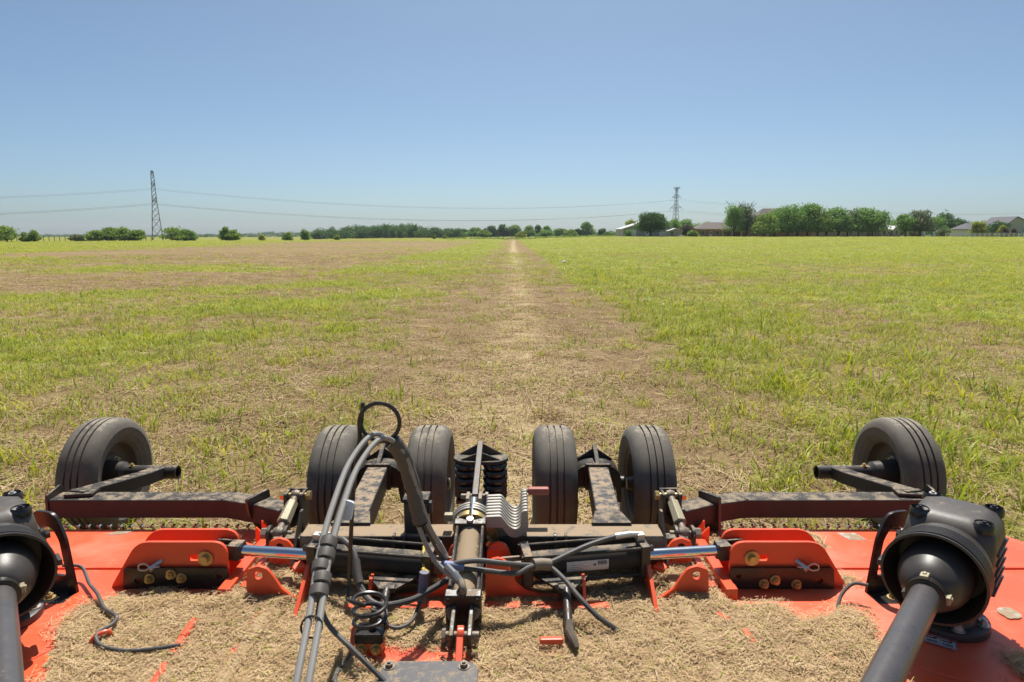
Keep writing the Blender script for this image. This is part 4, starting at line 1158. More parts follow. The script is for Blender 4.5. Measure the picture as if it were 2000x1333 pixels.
# wing rear frames, trailing arms and outer axles
for s in (1, -1):
    e = .05 * s
    fr = part('wing_rear_tube', MB().rect([(sx(s, 2.115 + e * .8), 3.005, .412), (sx(s, 1.225), 3.005, .412), (sx(s, 1.03), 2.90, .430), (sx(s, .86), 2.80, .438)], .105, .092), M['black_dusty'], mower, .007, 3)
    part('end_plate', MB().prism(roundpoly([(2.94, .33), (3.07, .33), (3.09, .44), (3.05, .50), (2.95, .48)], .012, 3), (sx(s, 2.12 + e * .8), 0, 0), Y3, Z3, .012), M['black'], fr, .002)
    part('weld_joint', MB().rect([(sx(s, 1.232), 3.008, .412), (sx(s, 1.220), 3.002, .413)], .110, .097), M['black'], fr, .003)
    pl_ = Vector((sx(s, 1.055), 2.905, .430)); dr = Vector((s * .87, .48, 0)).normalized(); acr = Vector((-dr.y, dr.x, 0))
    part('hinge_plate', MB().prism(roundpoly([(-.075, -.15), (-.02, -.16), (.06, .0), (.07, .075), (-.06, .085)], .012, 3), pl_, acr, Z3, .016), M['black'], fr, .002)
    # trailing arm
    ta = part('trailing_arm', MB().rect([(sx(s, 2.02 + e), 2.995, .452), (sx(s, 1.985 + e), 3.20, .418), (sx(s, 1.955 + e), 3.46, .372), (sx(s, 1.955 + e), 3.62, .348)], .085, .068), M['black_dusty'], mower, .006, 3)
    part('arm_pad', MB().box((sx(s, 2.005 + e), 3.02, .468), (.13, .085, .018), Matrix.Rotation(-.14 * s, 3, 'Z')), M['black_dusty'], ta, .006)
    x0 = sx(s, 1.845 + e * .9); x1 = sx(s, 2.30 + e)
    ax = MB(); n = 22
    prof = [(0, .038), (abs(x1 - x0) - .09, .038), (abs(x1 - x0) - .09, .030), (0.02, .030)]
    ax.lathe([(0.0, .030), (0, .039), (abs(x1 - x0) - .06, .039)], (x0, 3.62, .348), (s, 0, 0), 24)
    ap = part('axle_tube', MB().lathe([(.12, .0001), (.12, .031), (0, .031), (0, .039), (abs(x1 - x0) - .05, .039), (abs(x1 - x0) - .05, .0001)], (x0, 3.62, .348), (s, 0, 0), 28), M['black'], mower)
    part('hub_cup', MB().lathe([(abs(x1 - x0) - .16, .039), (abs(x1 - x0) - .14, .060), (abs(x1 - x0) - .02, .075), (abs(x1 - x0) - .02, .0001)], (x0, 3.62, .348), (s, 0, 0), 28), M['plastic'], ap)
    part('grease_bolt', MB().hexbolt((sx(s, 2.11 + e), 3.615, .386), (0, 0, 1), .010, .010), M['gold'], ap)
    # adjusting turnbuckle between cross tube and wing frame
    a_ = Vector((sx(s, .855), 2.60, .458)); b_ = Vector((sx(s, .842), 2.80, .545)); dd = (b_ - a_)
    tb = part('turnbuckle', MB().cyl(a_ + dd * .26, a_ + dd * .80, .030, .026, n=6), M['khaki'], mower, .003)
    part('threaded_end', MB().cyl(a_ + dd * .05, a_ + dd * .30, .017, n=14).lathe([(-.024, .0), (-.020, .022), (0, .032), (.020, .022), (.024, 0)], a_, X3, 18), M['steel'], tb)
    part('threaded_end', MB().cyl(a_ + dd * .78, b_, .017, n=14).lathe([(-.020, .0), (-.018, .020), (0, .026), (.018, .020), (.020, 0)], b_, X3, 18), M['steel'], tb)
    part('cross_bolt', MB().cyl(a_ - X3 * .06, a_ + X3 * .06, .013, n=12).cyl(a_ + X3 * .045 * s, a_ + X3 * .070 * s, .024, n=6), M['steel'], tb)
    part('cross_bolt', MB().cyl(b_ - X3 * .065, b_ + X3 * .065, .012, n=12).cyl(b_ + X3 * .050, b_ + X3 * .068, .021, n=6).cyl(b_ - X3 * .068, b_ - X3 * .050, .021, n=6), M['gold'], tb)
    ck = roundpoly([(2.74, .40), (2.83, .40), (2.83, .565), (2.76, .565)], .015, 3)
    part('clevis', MB().prism(ck, (b_.x - .036, 0, 0), Y3, Z3, .012).prism(ck, (b_.x + .036, 0, 0), Y3, Z3, .012).box((b_.x, 2.835, .50), (.084, .012, .13)), M['black'], fr, .002)
    lk = roundpoly([(2.56, .39), (2.63, .39), (2.635, .48), (2.60, .495), (2.56, .48)], .015, 3)
    part('clevis', MB().prism(lk, (a_.x - .035, 0, 0), Y3, Z3, .012).prism(lk, (a_.x + .035, 0, 0), Y3, Z3, .012).box(((a_.x + sx(s, .75)) / 2, 2.575, .43), (.12, .05, .06)), M['black'], tube_, .002)
    # orange deck hinge lugs
    hp = roundpoly([(.664, .338), (.70, .350), (.740, .382), (.768, .430), (.790, .462), (.825, .474), (.868, .458), (.874, .372), (.84, .358), (.78, .344), (.72, .332), (.664, .330)], .010, 3)
    for yy, zz in ((2.30, 0), (2.53, 0)):
        part('hinge_lug', MB().prism([(a, b) for a, b in hp], (XC, yy, zz), X3 * s, Z3, .014, [circle(.825, .436, .016, 14)]), M['orange_clean'], mower, .002)
    part('hinge_side', MB().prism(roundpoly([(2.17, .330), (2.56, .330), (2.56, .39), (2.43, .455), (2.38, .455)], .012, 3), (sx(s, .658), 0, 0), Y3, Z3, .014), M['orange_clean'], mower, .002)
    part('hinge_rail', MB().rect([(sx(s, .775), 1.1, .336), (sx(s, .775), 2.20, .336)], .05, .03), M['orange'], mower, .005)
    hg = roundpoly([(.87, .345), (1.0, .345), (1.0, .435), (.955, .385), (.905, .395), (.885, .44)], .010, 3)
    for yy in (2.72, 2.79):
        part('rear_lug', MB().prism(hg, (XC, yy, 0), X3 * s, Z3, .012), M['orange_clean'], mower, .002)
    part('rear_lug_bolt', MB().cyl((sx(s, .91), 2.66, .378), (sx(s, .91), 2.83, .378), .012, n=10).cyl((sx(s, .91), 2.64, .378), (sx(s, .91), 2.665, .378), .021, n=6), M['steel'], mower)
    part('rear_brace', MB().rect([(sx(s, .72), 2.46, .362), (sx(s, .93), 2.74, .368)], .05, .03), M['orange'], mower, .004)
    part('deck_edge_rail', MB().rect([(sx(s, .965), 2.30, .352), (sx(s, .955), 2.76, .358)], .045, .05), M['orange_clean'], mower, .004)
    part('deck_edge_strip', MB().rect([(sx(s, .905), 2.34, .350), (sx(s, .90), 2.66, .352)], .03, .035), M['orange_clean'], mower, .004)
    # curved tower plates under the center cylinder
    tw = [(.03, .325), (.03, .455)] + circle(.075, .455, .045, 8, 180, 20) + [(.128, .435), (.15, .40), (.185, .372), (.235, .356), (.31, .350), (.31, .325)]
    part('tower_plate', MB().prism(tw, (XC, 2.31, 0), X3 * s, Z3, .014), M['orange_clean'], mower, .002)
    part('tower_plate', MB().prism(tw, (XC, 2.44, 0), X3 * s, Z3, .014), M['orange_clean'], mower, .002)
    part('tower_foot', MB().box((sx(s, .26), 2.245, .344), (.46, .045, .010)), M['orange_clean'], mower, .002)
    part('rest_plate', MB().prism([(.215, 2.335), (.425, 2.335), (.345, 2.215), (.315, 2.215)], (XC, 0, .412), X3 * s, Y3, .010), M['black'], mower, .002)
    part('rest_post', MB().cyl((sx(s, .33), 2.23, .416), (sx(s, .325), 2.07, .368), .015, n=14).box((sx(s, .33), 2.24, .416), (.06, .04, .02)), M['black'], mower, .002)
    part('rest_side', MB().prism([(2.24, .33), (2.34, .33), (2.32, .43), (2.28, .43)], (sx(s, .40), 0, 0), Y3, Z3, .012), M['orange_clean'], mower, .002)

# center lift cylinder, stroke stops and cushion springs
c0 = Vector((-.168, 2.10, .428)); c1 = Vector((-.166, 2.47, .520)); c2 = Vector((-.160, 2.63, .592))
body, d, sd_, up, rot = tie_cylinder(c0, c1, c2, 1, 'center_cylinder', .050, .125, .050)
part('port_elbow', MB().tube(spline([c0 + up * .05 - sd_ * .0, c0 + up * .078, c0 + up * .088 + d * .03 - X3 * .01], 5), .013, 10).cyl(c0 + up * .046, c0 + up * .062, .018, n=6), M['steel'], body)
part('port_bolt', MB().cyl(c1 + up * .045, c1 + up * .075, .013, n=14), M['zinc'], body)
for k in (-1, 1):
    part('base_fork', MB().box(c0 - d * .085 + sd_ * k * .030, (.14, .016, .06), rot), M['black'], body, .004)
    part('fork_bolt', MB().hexbolt(c0 - d * .022 + sd_ * k * .040 + up * .0, d * -1, .014, .02), M['steel'], body)
f0 = c0 - d * .125
part('fork_pin', MB().cyl(f0 - sd_ * .06, f0 + sd_ * .06, .013, n=12).cyl(f0 - sd_ * .062, f0 - sd_ * .05, .022, n=6), M['steel'], body)
part('lift_link', MB().rect([f0 + Vector((-.002, .02, .01)), (-.168, 1.83, .325)], .022, .045).cyl(f0 - X3 * .011, f0 + X3 * .011, .030, n=18), M['orange_clean'], mower, .003)
def half_ring(p, dirv, r0, r1, th, a0, a1, n=14):
    u = sd_; v = up; mb = MB()
    out = [(math.cos(t) * r1, math.sin(t) * r1) for t in np.linspace(a0, a1, n)] + [(math.cos(t) * r0, math.sin(t) * r0) for t in np.linspace(a1, a0, n)]
    return mb.prism(out, p, u, v, th)
dr = (c2 - c1).normalized()
for i, (a, th_, m__) in enumerate([(.036, .030, 'gold'), (.057, .010, 'alu'), (.069, .010, 'alu'), (.081, .010, 'alu')]):
    part('stop_ring', half_ring(c1 + dr * a, dr, .028, .074 + .003 * (i > 0), th_, -.35, math.pi * .47), M[m__], body, .001)
    part('stop_ring', half_ring(c1 + dr * a, dr, .028, .074 + .003 * (i > 0), th_, math.pi * .53, math.pi + .35), M[m__], body, .001)
hang = roundpoly([(.02, .066), (.080, .03), (.108, -.03), (.112, -.085), (.098, -.105), (.070, -.03), (.0, .02)], .014, 3)
ga = part('stop_arm', MB().prism([(a + .0, b) for a, b in hang], c1 + dr * .03, X3, up, .028), M['gold'], body, .003)
for q in ((.074, -.035), (.086, -.072)):
    part('stop_pin', MB().cyl(c1 + X3 * q[0] + up * q[1] - Y3 * .035, c1 + X3 * q[0] + up * q[1] + Y3 * .02, .012, n=12), M['gold'], body)
part('rod_fork', MB().box(c2 - d * .0 + X3 * .026, (.016, .075, .05)).box(c2 - X3 * .026, (.016, .075, .05)).cyl(c2 - X3 * .058 + Y3 * .02 + Z3 * .01, c2 + X3 * .058 + Y3 * .02 + Z3 * .01, .012, n=12).cyl(c2 + X3 * .045 + Y3 * .02 + Z3 * .01, c2 + X3 * .06 + Y3 * .02 + Z3 * .01, .020, n=8), M['steel'], body, .003)
part('square_nut', MB().box((-.262, 2.56, .55), (.035, .03, .03)), M['khaki'], mower, .003)
# swung-open stack of stroke stops with red grip
prof = roundpoly([(-.098, .560), (-.100, .606), (-.036, .609), (-.004, .566), (.014, .555), (.030, .555), (.043, .568), (.045, .628), (.071, .634), (.074, .560), (.057, .531), (.027, .516), (-.004, .522), (-.032, .560)], .010, 3)
sc_ = None
for i in range(8):
    o = part('stroke_stop', MB().prism(prof, (-.008, 2.475 + i * .0215, -.014 + i * .0035), X3, Z3, .0165), M['alu'], mower if sc_ is None else sc_, .0022)
    if sc_ is None: sc_ = o
part('stop_spine', MB().box((-.068, 2.552, .566), (.05, .17, .05)).box((.052, 2.552, .575), (.012, .165, .03)), M['steel'], sc_, .004)
part('red_grip', MB().box((.112, 2.637, .632), (.088, .030, .030)), M['red_grip'], sc_, .007, 3)
part('grip_rod', MB().cyl((.04, 2.637, .634), (.10, 2.637, .632), .010, n=10), M['steel'], sc_)
# cushion springs
sp = part('spring_bar', MB().rect([(-.157, 2.64, .602), (-.155, 3.10, .690)], .028, .032), M['black'], mower, .004)
st_ = circle(.055, 0, .078, 14, -90, 90) + circle(-.055, 0, .078, 14, 90, 270)
part('spring_top_plate', MB().prism(st_, (-.150, 3.05, .632), X3, Y3, .016), M['black_dusty'], sp, .003)
for k in (-1, 1):
    part('spring_gusset', MB().prism([(0, .700), (k * .105, .642), (0, .642)], (-.152, 3.085, 0), X3, Z3, .010), M['black'], sp, .001)
    part('spring_gusset', MB().prism([(0, .680), (k * .095, .642), (0, .642)], (-.152, 3.0, 0), X3, Z3, .010), M['black'], sp, .001)
    pr = []
    for i in range(5):
        z0 = .623 - i * .036
        pr += [(z0, .042), (z0 - .006, .056), (z0 - .018, .060), (z0 - .030, .056)]
    pr = [(-(a - .623), r) for a, r in pr] + [(.185, .035), (.185, .0001)]
    part('cushion_spring', MB().lathe([(0, .0001)] + pr, (-.150 + k * .068, 3.04, .623), (0, 0, -1), 28), M['black_gloss'], sp)
    part('spring_seat', MB().box((-.150 + k * .095, 3.05, .50), (.06, .10, .10)), M['black'], sp, .006)
part('spring_base', MB().box((-.150, 3.05, .430), (.24, .12, .018)).rect([(-.150, 2.62, .44), (-.150, 3.0, .425)], .07, .05), M['black'], sp, .003)

# wing gearboxes with guards and driveshafts
def gearbox(s):
    c = Vector((sx(s, 1.675 if s > 0 else 1.705), 2.155, 0)); a = Vector((-.70 * s, -.714, 0)).normalized(); b_ = Vector((-a.y, a.x, 0))
    A = lambda u, v, z: c + a * u + b_ * v + Z3 * z
    flange = MB().lathe([(0, .0001), (0, .135), (.012, .138), (.026, .135), (.030, .126), (.030, .10), (.11, .085), (.11, .0001)], (c.x, c.y, DK + .011), Z3, 40)
    bodym = MB()
    def sec(z, hu0, hu1, hv, ch):
        pl = [(-hu0, -hv + ch), (-hu0 + ch, -hv), (hu1 - ch, -hv), (hu1, -hv + ch), (hu1, hv - ch), (hu1 - ch, hv), (-hu0 + ch, hv), (-hu0, hv - ch)]
        pl = roundpoly(pl, .012, 2)
        return [A(u, v, z) for u, v in pl]
    bodym.ring_sweep([sec(.43, .09, .09, .09, .04), sec(.47, .125, .13, .122, .04), sec(.56, .138, .14, .134, .04), sec(.68, .138, .14, .134, .04), sec(.725, .130, .13, .127, .04), sec(.758, .108, .105, .106, .04), sec(.768, .08, .07, .08, .03)])
    gb = part('gearbox', bodym, M['casting'], mower, .004, 2, angle=50)
    part('flange', flange, M['plastic'], gb)
    for u, v in ((-.094, -.092), (-.094, .092), (.086, -.092), (.086, .092)):
        part('bolt_pocket', MB().lathe([(0, .0001), (0, .032), (.024, .031), (.030, .027), (.014, .023), (.014, .0001)], A(u, v, .738), Z3, 16), M['black_gloss'], gb)
        part('bolt', MB().hexbolt(A(u, v, .752), (0, 0, 1), .013, .012), M['zinc'] if v * s < 0 and u < 0 else M['black_gloss'], gb)
    for k in range(5):
        for sd2 in (-1, 1):
            part('cooling_fin', MB().box(A(-.02, sd2 * .136, .52 + k * .035), (.18, .012, .010), Matrix((a, b_, Z3)).transposed()), M['casting'], gb, .002)
    part('side_plug', MB().cyl(A(-.03, -.13 * s, .60), A(-.03, -.165 * s, .60), .030, n=18).cyl(A(-.03, -.165 * s, .60), A(-.03, -.18 * s, .60), .018, n=6), M['black_gloss'], gb)
    for t in range(6):
        an = t * math.pi / 3 + .3
        part('flange_bolt', MB().hexbolt((c.x + math.cos(an) * .112, c.y + math.sin(an) * .112, DK + .041), (0, 0, 1), .014, .014), M['zinc'], gb)
    # bell guard: ribbed outside, hollow
    ao = A(.13, 0, .612); aa = (a + Z3 * -.03).normalized()
    pr = [(-.02, .0001), (-.02, .126), (.0, .132), (.012, .140), (.055, .143), (.060, .145)]
    for i in range(7): x = .062 + i * .009; pr += [(x, .1435), (x + .002, .1500), (x + .006, .1500), (x + .008, .1435)]
    pr += [(.128, .147), (.140, .152), (.146, .152), (.147, .144), (.10, .137), (.012, .129), (.012, .0001)]
    bell = part('guard_bell', MB().lathe(pr, ao, aa, 56), M['plastic'], gb)
    part('guard_clip', MB().box(ao + aa * .075 + b_ * -.165 * s - Z3 * .02, (.06, .014, .022), Matrix((aa, b_, Z3)).transposed()), M['plastic'], gb, .003)
    part('input_yoke', MB().cyl(ao + aa * .01, ao + aa * .12, .045, n=18).box(ao + aa * .10, (.07, .10, .04), Matrix((aa, b_, Z3)).transposed()), M['steel'], gb, .004)
    # driveshaft
    so = ao + aa * .08
    aa = Vector((-.672, -.74, -.035) if s > 0 else (.622, -.783, -.035)).normalized(); b_ = Vector((-aa.y, aa.x, 0)).normalized(); so = so - aa * .0
    cone = [(-.0, .0001), (.0, .107), (.03, .108), (.075, .100), (.12, .083), (.155, .062), (.160, .053), (.19, .051), (.192, .0001)]
    shf = part('driveshaft', MB().lathe([(.16, .0001), (.16, .042), (.28, .0425), (1.50, .0425), (1.50, .0001)], so, aa, 32), M['guard_tube'], mower)
    part('shaft_cone', MB().lathe(cone, so, aa, 44), M['plastic'], shf)
    part('cone_collar', MB().lathe([(.165, .041), (.165, .055), (.188, .055), (.188, .041)], so, aa, 36, closed=True), M['black_gloss'], shf)
    upv = (Z3 - aa * aa.z).normalized()
    for an in (.15, 1.9, -1.5):
        q = so + aa * .172 + (upv * math.cos(an) + aa.cross(upv) * math.sin(an)) * .055
        nr_ = (upv * math.cos(an) + aa.cross(upv) * math.sin(an)); tg = aa.cross(nr_)
        rt = Matrix((aa, tg, nr_)).transposed()
        part('cone_latch', MB().box(q + nr_ * .004, (.030, .024, .012), rt).box(q + nr_ * .010 - aa * .004, (.014, .010, .008), rt), M['plastic'] if an > 1 else M['khaki'], shf, .002)
    # guard bracket standing on the deck on the hub side of the box
    bo = Vector((sx(s, 1.575 if s > 0 else 1.625), 2.36, DK)); bx = Vector((-.97 * s, -.24, 0)).normalized() if s > 0 else Vector((.97, -.24, 0)).normalized()
    ol = roundpoly([(-.085, .004), (.085, .004), (.060, .23), (.02, .33), (-.085, .33)], [.01, .01, .03, .04, .03], 5)
    hl = roundpoly([(-.050, .075), (.045, .075), (.028, .22), (.0, .27), (-.050, .27)], .018, 4)
    gbk = part('guard_bracket', MB().prism(ol, bo, bx, Z3, .012, [hl]), M['black_gloss'], mower, .003)
    part('bracket_foot', MB().box(bo + Vector((0, -.05, .006)) , (.15, .10, .012)), M['black_gloss'], gbk, .002)
    part('foot_bolt', MB().hexbolt(bo + Vector((0, -.06, .012)), (0, 0, 1), .014, .012), M['gold'], gbk)
gearbox(1); gearbox(-1)

# hose holder: spring coil base, rod and pigtail loop
hb = part('holder_base', MB().box((-.472, 2.0, .352), (.085, .07, .06)).prism(roundpoly([(-.085, -.075), (.07, -.085), (.30, -.075), (.36, -.03), (.30, .01), (.0, .055), (-.10, .0)], .015, 3), (-.47, 2.0, .327), X3, Y3, .010), M['orange_clean'], mower, .004)
part('holder_tab', MB().prism(roundpoly([(1.95, .32), (2.05, .32), (2.04, .40), (2.0, .415)], .01, 3), (-.53, 0, 0), Y3, Z3, .010), M['orange_clean'], hb, .002)
part('holder_block', MB().box((-.470, 2.0, .392), (.098, .075, .035)), M['black_gloss'], hb, .006)
for k in (-.024, .026): part('bolt', MB().hexbolt((-.472 + k, 1.965, .358), (0, -1, 0), .014, .014), M['gold'], hb)
part('holder_stem', MB().cyl((-.470, 2.0, .40), (-.456, 2.02, .465), .014, n=14), M['black'], hb)
hel = [(-.470 + math.cos(t) * .054, 2.0 + math.sin(t) * .054, .415 + t / (2 * math.pi) * .040) for t in np.linspace(0, 2 * math.pi * 2.75, 56)]
tp = hel[-1]
rodp = hel + [(-.505, 1.955, .527), (-.538, 1.985, .520), (-.549, 2.03, .50)]
up_ = spline([(-.549, 2.03, .50), (-.551, 2.06, .535), (-.548, 2.07, .62), (-.530, 2.085, .86), (-.506, 2.10, 1.04)], 6)
lc = Vector((-.440, 2.10, 1.086))
loop = [lc + Vector((-math.cos(t) * .066, .018 * t / 6.28, math.sin(t) * .066)) for t in np.linspace(.0, 2 * math.pi - .15, 36)]
tail = [(-.503, 2.122, 1.09), (-.500, 2.122, 1.12), (-.497, 2.122, 1.15)]
part('hose_holder_rod', MB().tube(rodp + up_[1:] + loop + tail, .0072, 10), M['black_gloss'], hb)

# hydraulic hoses
def hose(pts, r, m, name='hose', k=8, n=10):
    return part(name, MB().tube(spline(pts, k), r, n), m, mower)
main = [(-.468, 1.20, .60), (-.478, 1.35, .695), (-.490, 1.5, .772), (-.506, 1.65, .852), (-.503, 1.8, .935), (-.487, 1.95, 1.008), (-.438, 2.075, 1.052), (-.379, 2.12, .985), (-.344, 2.15, .85), (-.318, 2.15, .715), (-.262, 2.15, .572), (-.172, 2.12, .50)]
hA = hose([(p[0] - .012, p[1], p[2] + .004) for p in main], .0088, M['hose_grey'])
hB = hose([(p[0] + .016, p[1] - .012, p[2] - .006) for p in main[:-3]] + [(-.292, 2.16, .70), (-.255, 2.20, .60), (-.240, 2.25, .53)], .0088, M['hose_grey'])
hC = hose([(p[0] + .004, p[1] + .010, p[2] - .022) for p in main[2:-3]] + [(-.30, 2.18, .68), (-.26, 2.22, .56), (-.245, 2.24, .51)], .009, M['hose'])
sl = spline(main, 10)
def wrapseg(i0, i1, r, m, name):
    P = sl[i0:i1]; out = MB(); out.tube(P, [r * (1 + .05 * math.sin(i * 1.3) + .04 * math.sin(i * 2.9 + 1)) for i in range(len(P))], 12); return part(name, out, m, hA)
for j in range(5): 
    P = spline([main[2], main[3], main[4]], 14); i0 = 4 + j * 3
    e0, e1 = Vector(P[i0]), Vector(P[i0 + 3]).lerp(Vector(P[i0 + 2]), .35)
    part('hose_wrap', MB().tube([e0.lerp(e1, k) + Vector((.002 + .004 * math.sin(j * 2.3), -.002, -.006)) for k in (0, .08, .5, .92, 1)], [.020, .0245, .0255, .0245, .020], 14), M['wrap'], hA)
for i_ in range(4): wrapseg(66 + i_ * 6, 73 + i_ * 6, .0285 - .001 * (i_ % 2) - .0008 * i_, M['wrap'], 'hose_wrap')
part('hose_fitting', MB().cyl((-.205, 2.135, .535), (-.172, 2.12, .497), .0135, n=10).cyl((-.232, 2.147, .556), (-.200, 2.133, .530), .0115, n=12), M['zinc'], hA)
part('hose_fitting', MB().cyl((-.262, 2.197, .615), (-.242, 2.24, .54), .0115, n=10), M['zinc'], hB)
part('hose_fitting', MB().cyl((.40, 2.39, .545), (.465, 2.402, .549), .0125, n=10), M['zinc'], mower)
for k_, (x_, y_, z_) in enumerate([(-.49, 1.47, .755), (-.345, 2.152, .84), (-.32, 2.152, .725)]): part('cable_tie', MB().tube([(x_ + math.cos(t) * .026, y_ + math.sin(t) * .012, z_ + math.sin(t) * .022) for t in np.linspace(0, 6.28, 14, endpoint=False)], .003, 5, closed=True), M['black_gloss'], hA)
tg_ = part('paper_tag', MB().prism(roundpoly([(-.018, -.028), (.012, -.032), (.020, .020), (-.012, .030)], .006, 3), Vector((-.478, 1.80, .915)), X3, (Vector((0, .3, 1))).normalized(), .020), M['tape'], hA, .005)
hose([(-.683, 2.39, .540), (-.64, 2.35, .548), (-.595, 2.31, .520), (-.570, 2.25, .462), (-.545, 2.21, .42), (-.473, 2.15, .403), (-.363, 2.15, .420), (-.290, 2.19, .44), (-.215, 2.24, .465)], .011, M['hose'])
part('hose_sleeve', MB().tube([(-.585, 2.285, .505), (-.572, 2.252, .465), (-.560, 2.23, .440)], .017, 12), M['wrap'], mower)
hose([(-.62, 2.33, .46), (-.58, 2.25, .46), (-.53, 2.2, .42), (-.46, 2.10, .385), (-.40, 2.06, .372), (-.35, 2.10, .372), (-.33, 2.17, .40)], .0065, M['hose'])
hose([(-.262, 2.2, .51), (-.22, 2.2, .530), (-.13, 2.2, .545), (-.03, 2.2, .535), (.07, 2.24, .505), (.14, 2.28, .495), (.22, 2.32, .512), (.30, 2.355, .530), (.40, 2.39, .545), (.455, 2.40, .548)], .010, M['hose'])
hose([(-.25, 2.2, .515), (-.14, 2.2, .512), (-.03, 2.2, .498), (.02, 2.2, .496), (.07, 2.23, .505), (.134, 2.27, .486), (.19, 2.22, .462), (.24, 2.15, .43), (.30, 2.10, .388), (.355, 2.09, .352), (.39, 2.08, .325)], .0095, M['hose'])
part('hose_sleeve', MB().tube([(.075, 2.243, .506), (.105, 2.26, .500), (.140, 2.275, .490)], .022, 12), M['steel'], mower)
part('blue_sleeve', MB().cyl((-.255, 2.2, .528), (-.172, 2.2, .522), .017, n=16), M['blue_sleeve'], mower)
part('violet_sleeve', MB().cyl((-.318, 2.21, .495), (-.330, 2.20, .385), .017, n=16), M['violet_sleeve'], mower)
part('yellow_cord', MB().tube(spline([(-.345, 2.42, .49), (-.338, 2.35, .50), (-.332, 2.3, .47), (-.325, 2.25, .48), (-.30, 2.22, .49)], 6), [.004 + .004 * (math.sin(i * 1.3) > .2) for i in range(25)], 7), M['yellow'], mower)
hose([(-0.548, 1.72, 0.712), (-0.529, 1.72, 0.61), (-0.441, 1.66, 0.563), (-0.357, 1.62, 0.506), (-0.312, 1.6, 0.467)], .0075, M['hose'])
hose([(-.53, 1.95, .345), (-.55, 1.85, .345), (-.52, 1.78, .36), (-.46, 1.74, .37), (-.40, 1.72, .36)], .008, M['hose'])
# canister on the cross tube
cn = part('document_canister', MB().box((-.392, 2.56, .562), (.098, .08, .13)), M['plastic'], mower, .008, 3)
part('canister_lid', MB().box((-.392, 2.56, .636), (.108, .09, .018)), M['black_dusty'], cn, .006)
part('canister_latch', MB().box((-.335, 2.545, .60), (.016, .03, .05)), M['plastic'], cn, .004)
# cover plate at the front of the center deck
cv = part('cover_plate', MB().prism(roundpoly([(-.365, 1.25), (-.095, 1.25), (-.095, 1.672), (-.125, 1.697), (-.35, 1.697), (-.365, 1.685)], .008, 3), (0, 0, .497), X3, Y3, .012), M['spotted'], mower, .003)
for x in (-.345, -.135): part('bolt', MB().hexbolt((x, 1.672, .503), (0, 0, 1), .011, .010), M['steel'], cv)
part('cover_support', MB().box((-.23, 1.45, .41), (.22, .38, .16)), M['black'], cv, .01)

# orange rods and tabs of the deck showing through the straw, thin cables
part('deck_rod', MB().tube([(-1.124, 2.13, .352), (-1.116, 2.05, .355), (-1.105, 1.94, .352)], .015, 10), M['orange_clean'], mower)
part('deck_rod', MB().tube([(-1.100, 1.885, .352), (-1.092, 1.83, .352), (-1.085, 1.7, .35)], .015, 10), M['orange_clean'], mower)
for p, q in (((.092, 2.004, .362), (.172, 2.006, .362)), ((.735, 2.165, .358), (.762, 2.12, .358)), ((.797, 2.06, .362), (.803, 1.985, .360)), ((1.015, 1.93, .358), (1.025, 1.90, .356))):
    part('deck_tab', MB().rect([p, q], .024, .020), M['orange_clean'], mower, .006, 3)
part('cable_staple', MB().tube(spline([(-1.40, 1.985, .34), (-1.395, 2.0, .375), (-1.365, 2.03, .378), (-1.36, 2.04, .34)], 6), .008, 8), M['orange_clean'], mower)
hose([(-1.765, 2.40, .42), (-1.72, 2.44, .392), (-1.64, 2.36, .368), (-1.551, 2.27, .376), (-1.47, 2.18, .372), (-1.39, 2.12, .378), (-1.37, 2.06, .385), (-1.39, 2.01, .382), (-1.35, 1.965, .372), (-1.26, 1.945, .366), (-1.16, 1.95, .37), (-1.09, 1.965, .373)], .0065, M['hose'], 'cable')
hose([(1.33, 2.27, .41), (1.285, 2.29, .405), (1.235, 2.27, .375), (1.20, 2.23, .345)], .0065, M['hose'], 'cable')
# ------------------------------------------------------------------ chopped straw lying on the decks
def poly_sd(x, y, poly):
    P = np.array(poly, float); Q = np.roll(P, -1, 0)
    d = np.full(x.shape, 9.0); ins = np.zeros(x.shape, bool)
    for (ax, ay), (bx, by) in zip(P, Q):
        t = np.clip(((x - ax) * (bx - ax) + (y - ay) * (by - ay)) / ((bx - ax) ** 2 + (by - ay) ** 2), 0, 1)
        d = np.minimum(d, np.hypot(x - ax - t * (bx - ax), y - ay - t * (by - ay)))
        c = ((ay > y) != (by > y)) & (x < (bx - ax) * (y - ay) / (by - ay + 1e-12) + ax); ins ^= c
    return np.where(ins, d, -d)
STRAW = [
    [(-1.46, 1.0), (-1.47, 1.83), (-1.63, 2.10), (-1.62, 2.26), (-1.55, 2.33), (-1.14, 2.36), (-1.08, 2.55), (-1.2, 2.83), (-1.05, 2.88), (-.7, 2.70), (.5, 2.70), (.85, 2.83), (1.0, 2.86), (.90, 2.6), (.80, 2.38), (.87, 2.31), (1.05, 2.215), (1.23, 2.235), (1.27, 2.30), (1.32, 2.12), (1.25, 1.83), (1.15, 1.0)],
    [(1.665, 2.02), (1.54, 1.83), (1.48, 1.0), (2.5, 1.0), (2.5, 2.16), (1.9, 2.06)],
    [(1.32, 2.86), (1.30, 2.72), (1.48, 2.67), (1.44, 2.78), (1.40, 2.86)],
    [(-1.50, 2.88), (-1.30, 2.88), (-1.20, 2.70), (-1.42, 2.80)],
    [(1.28, 2.42), (1.36, 2.36), (1.42, 2.44), (1.36, 2.50)],
]
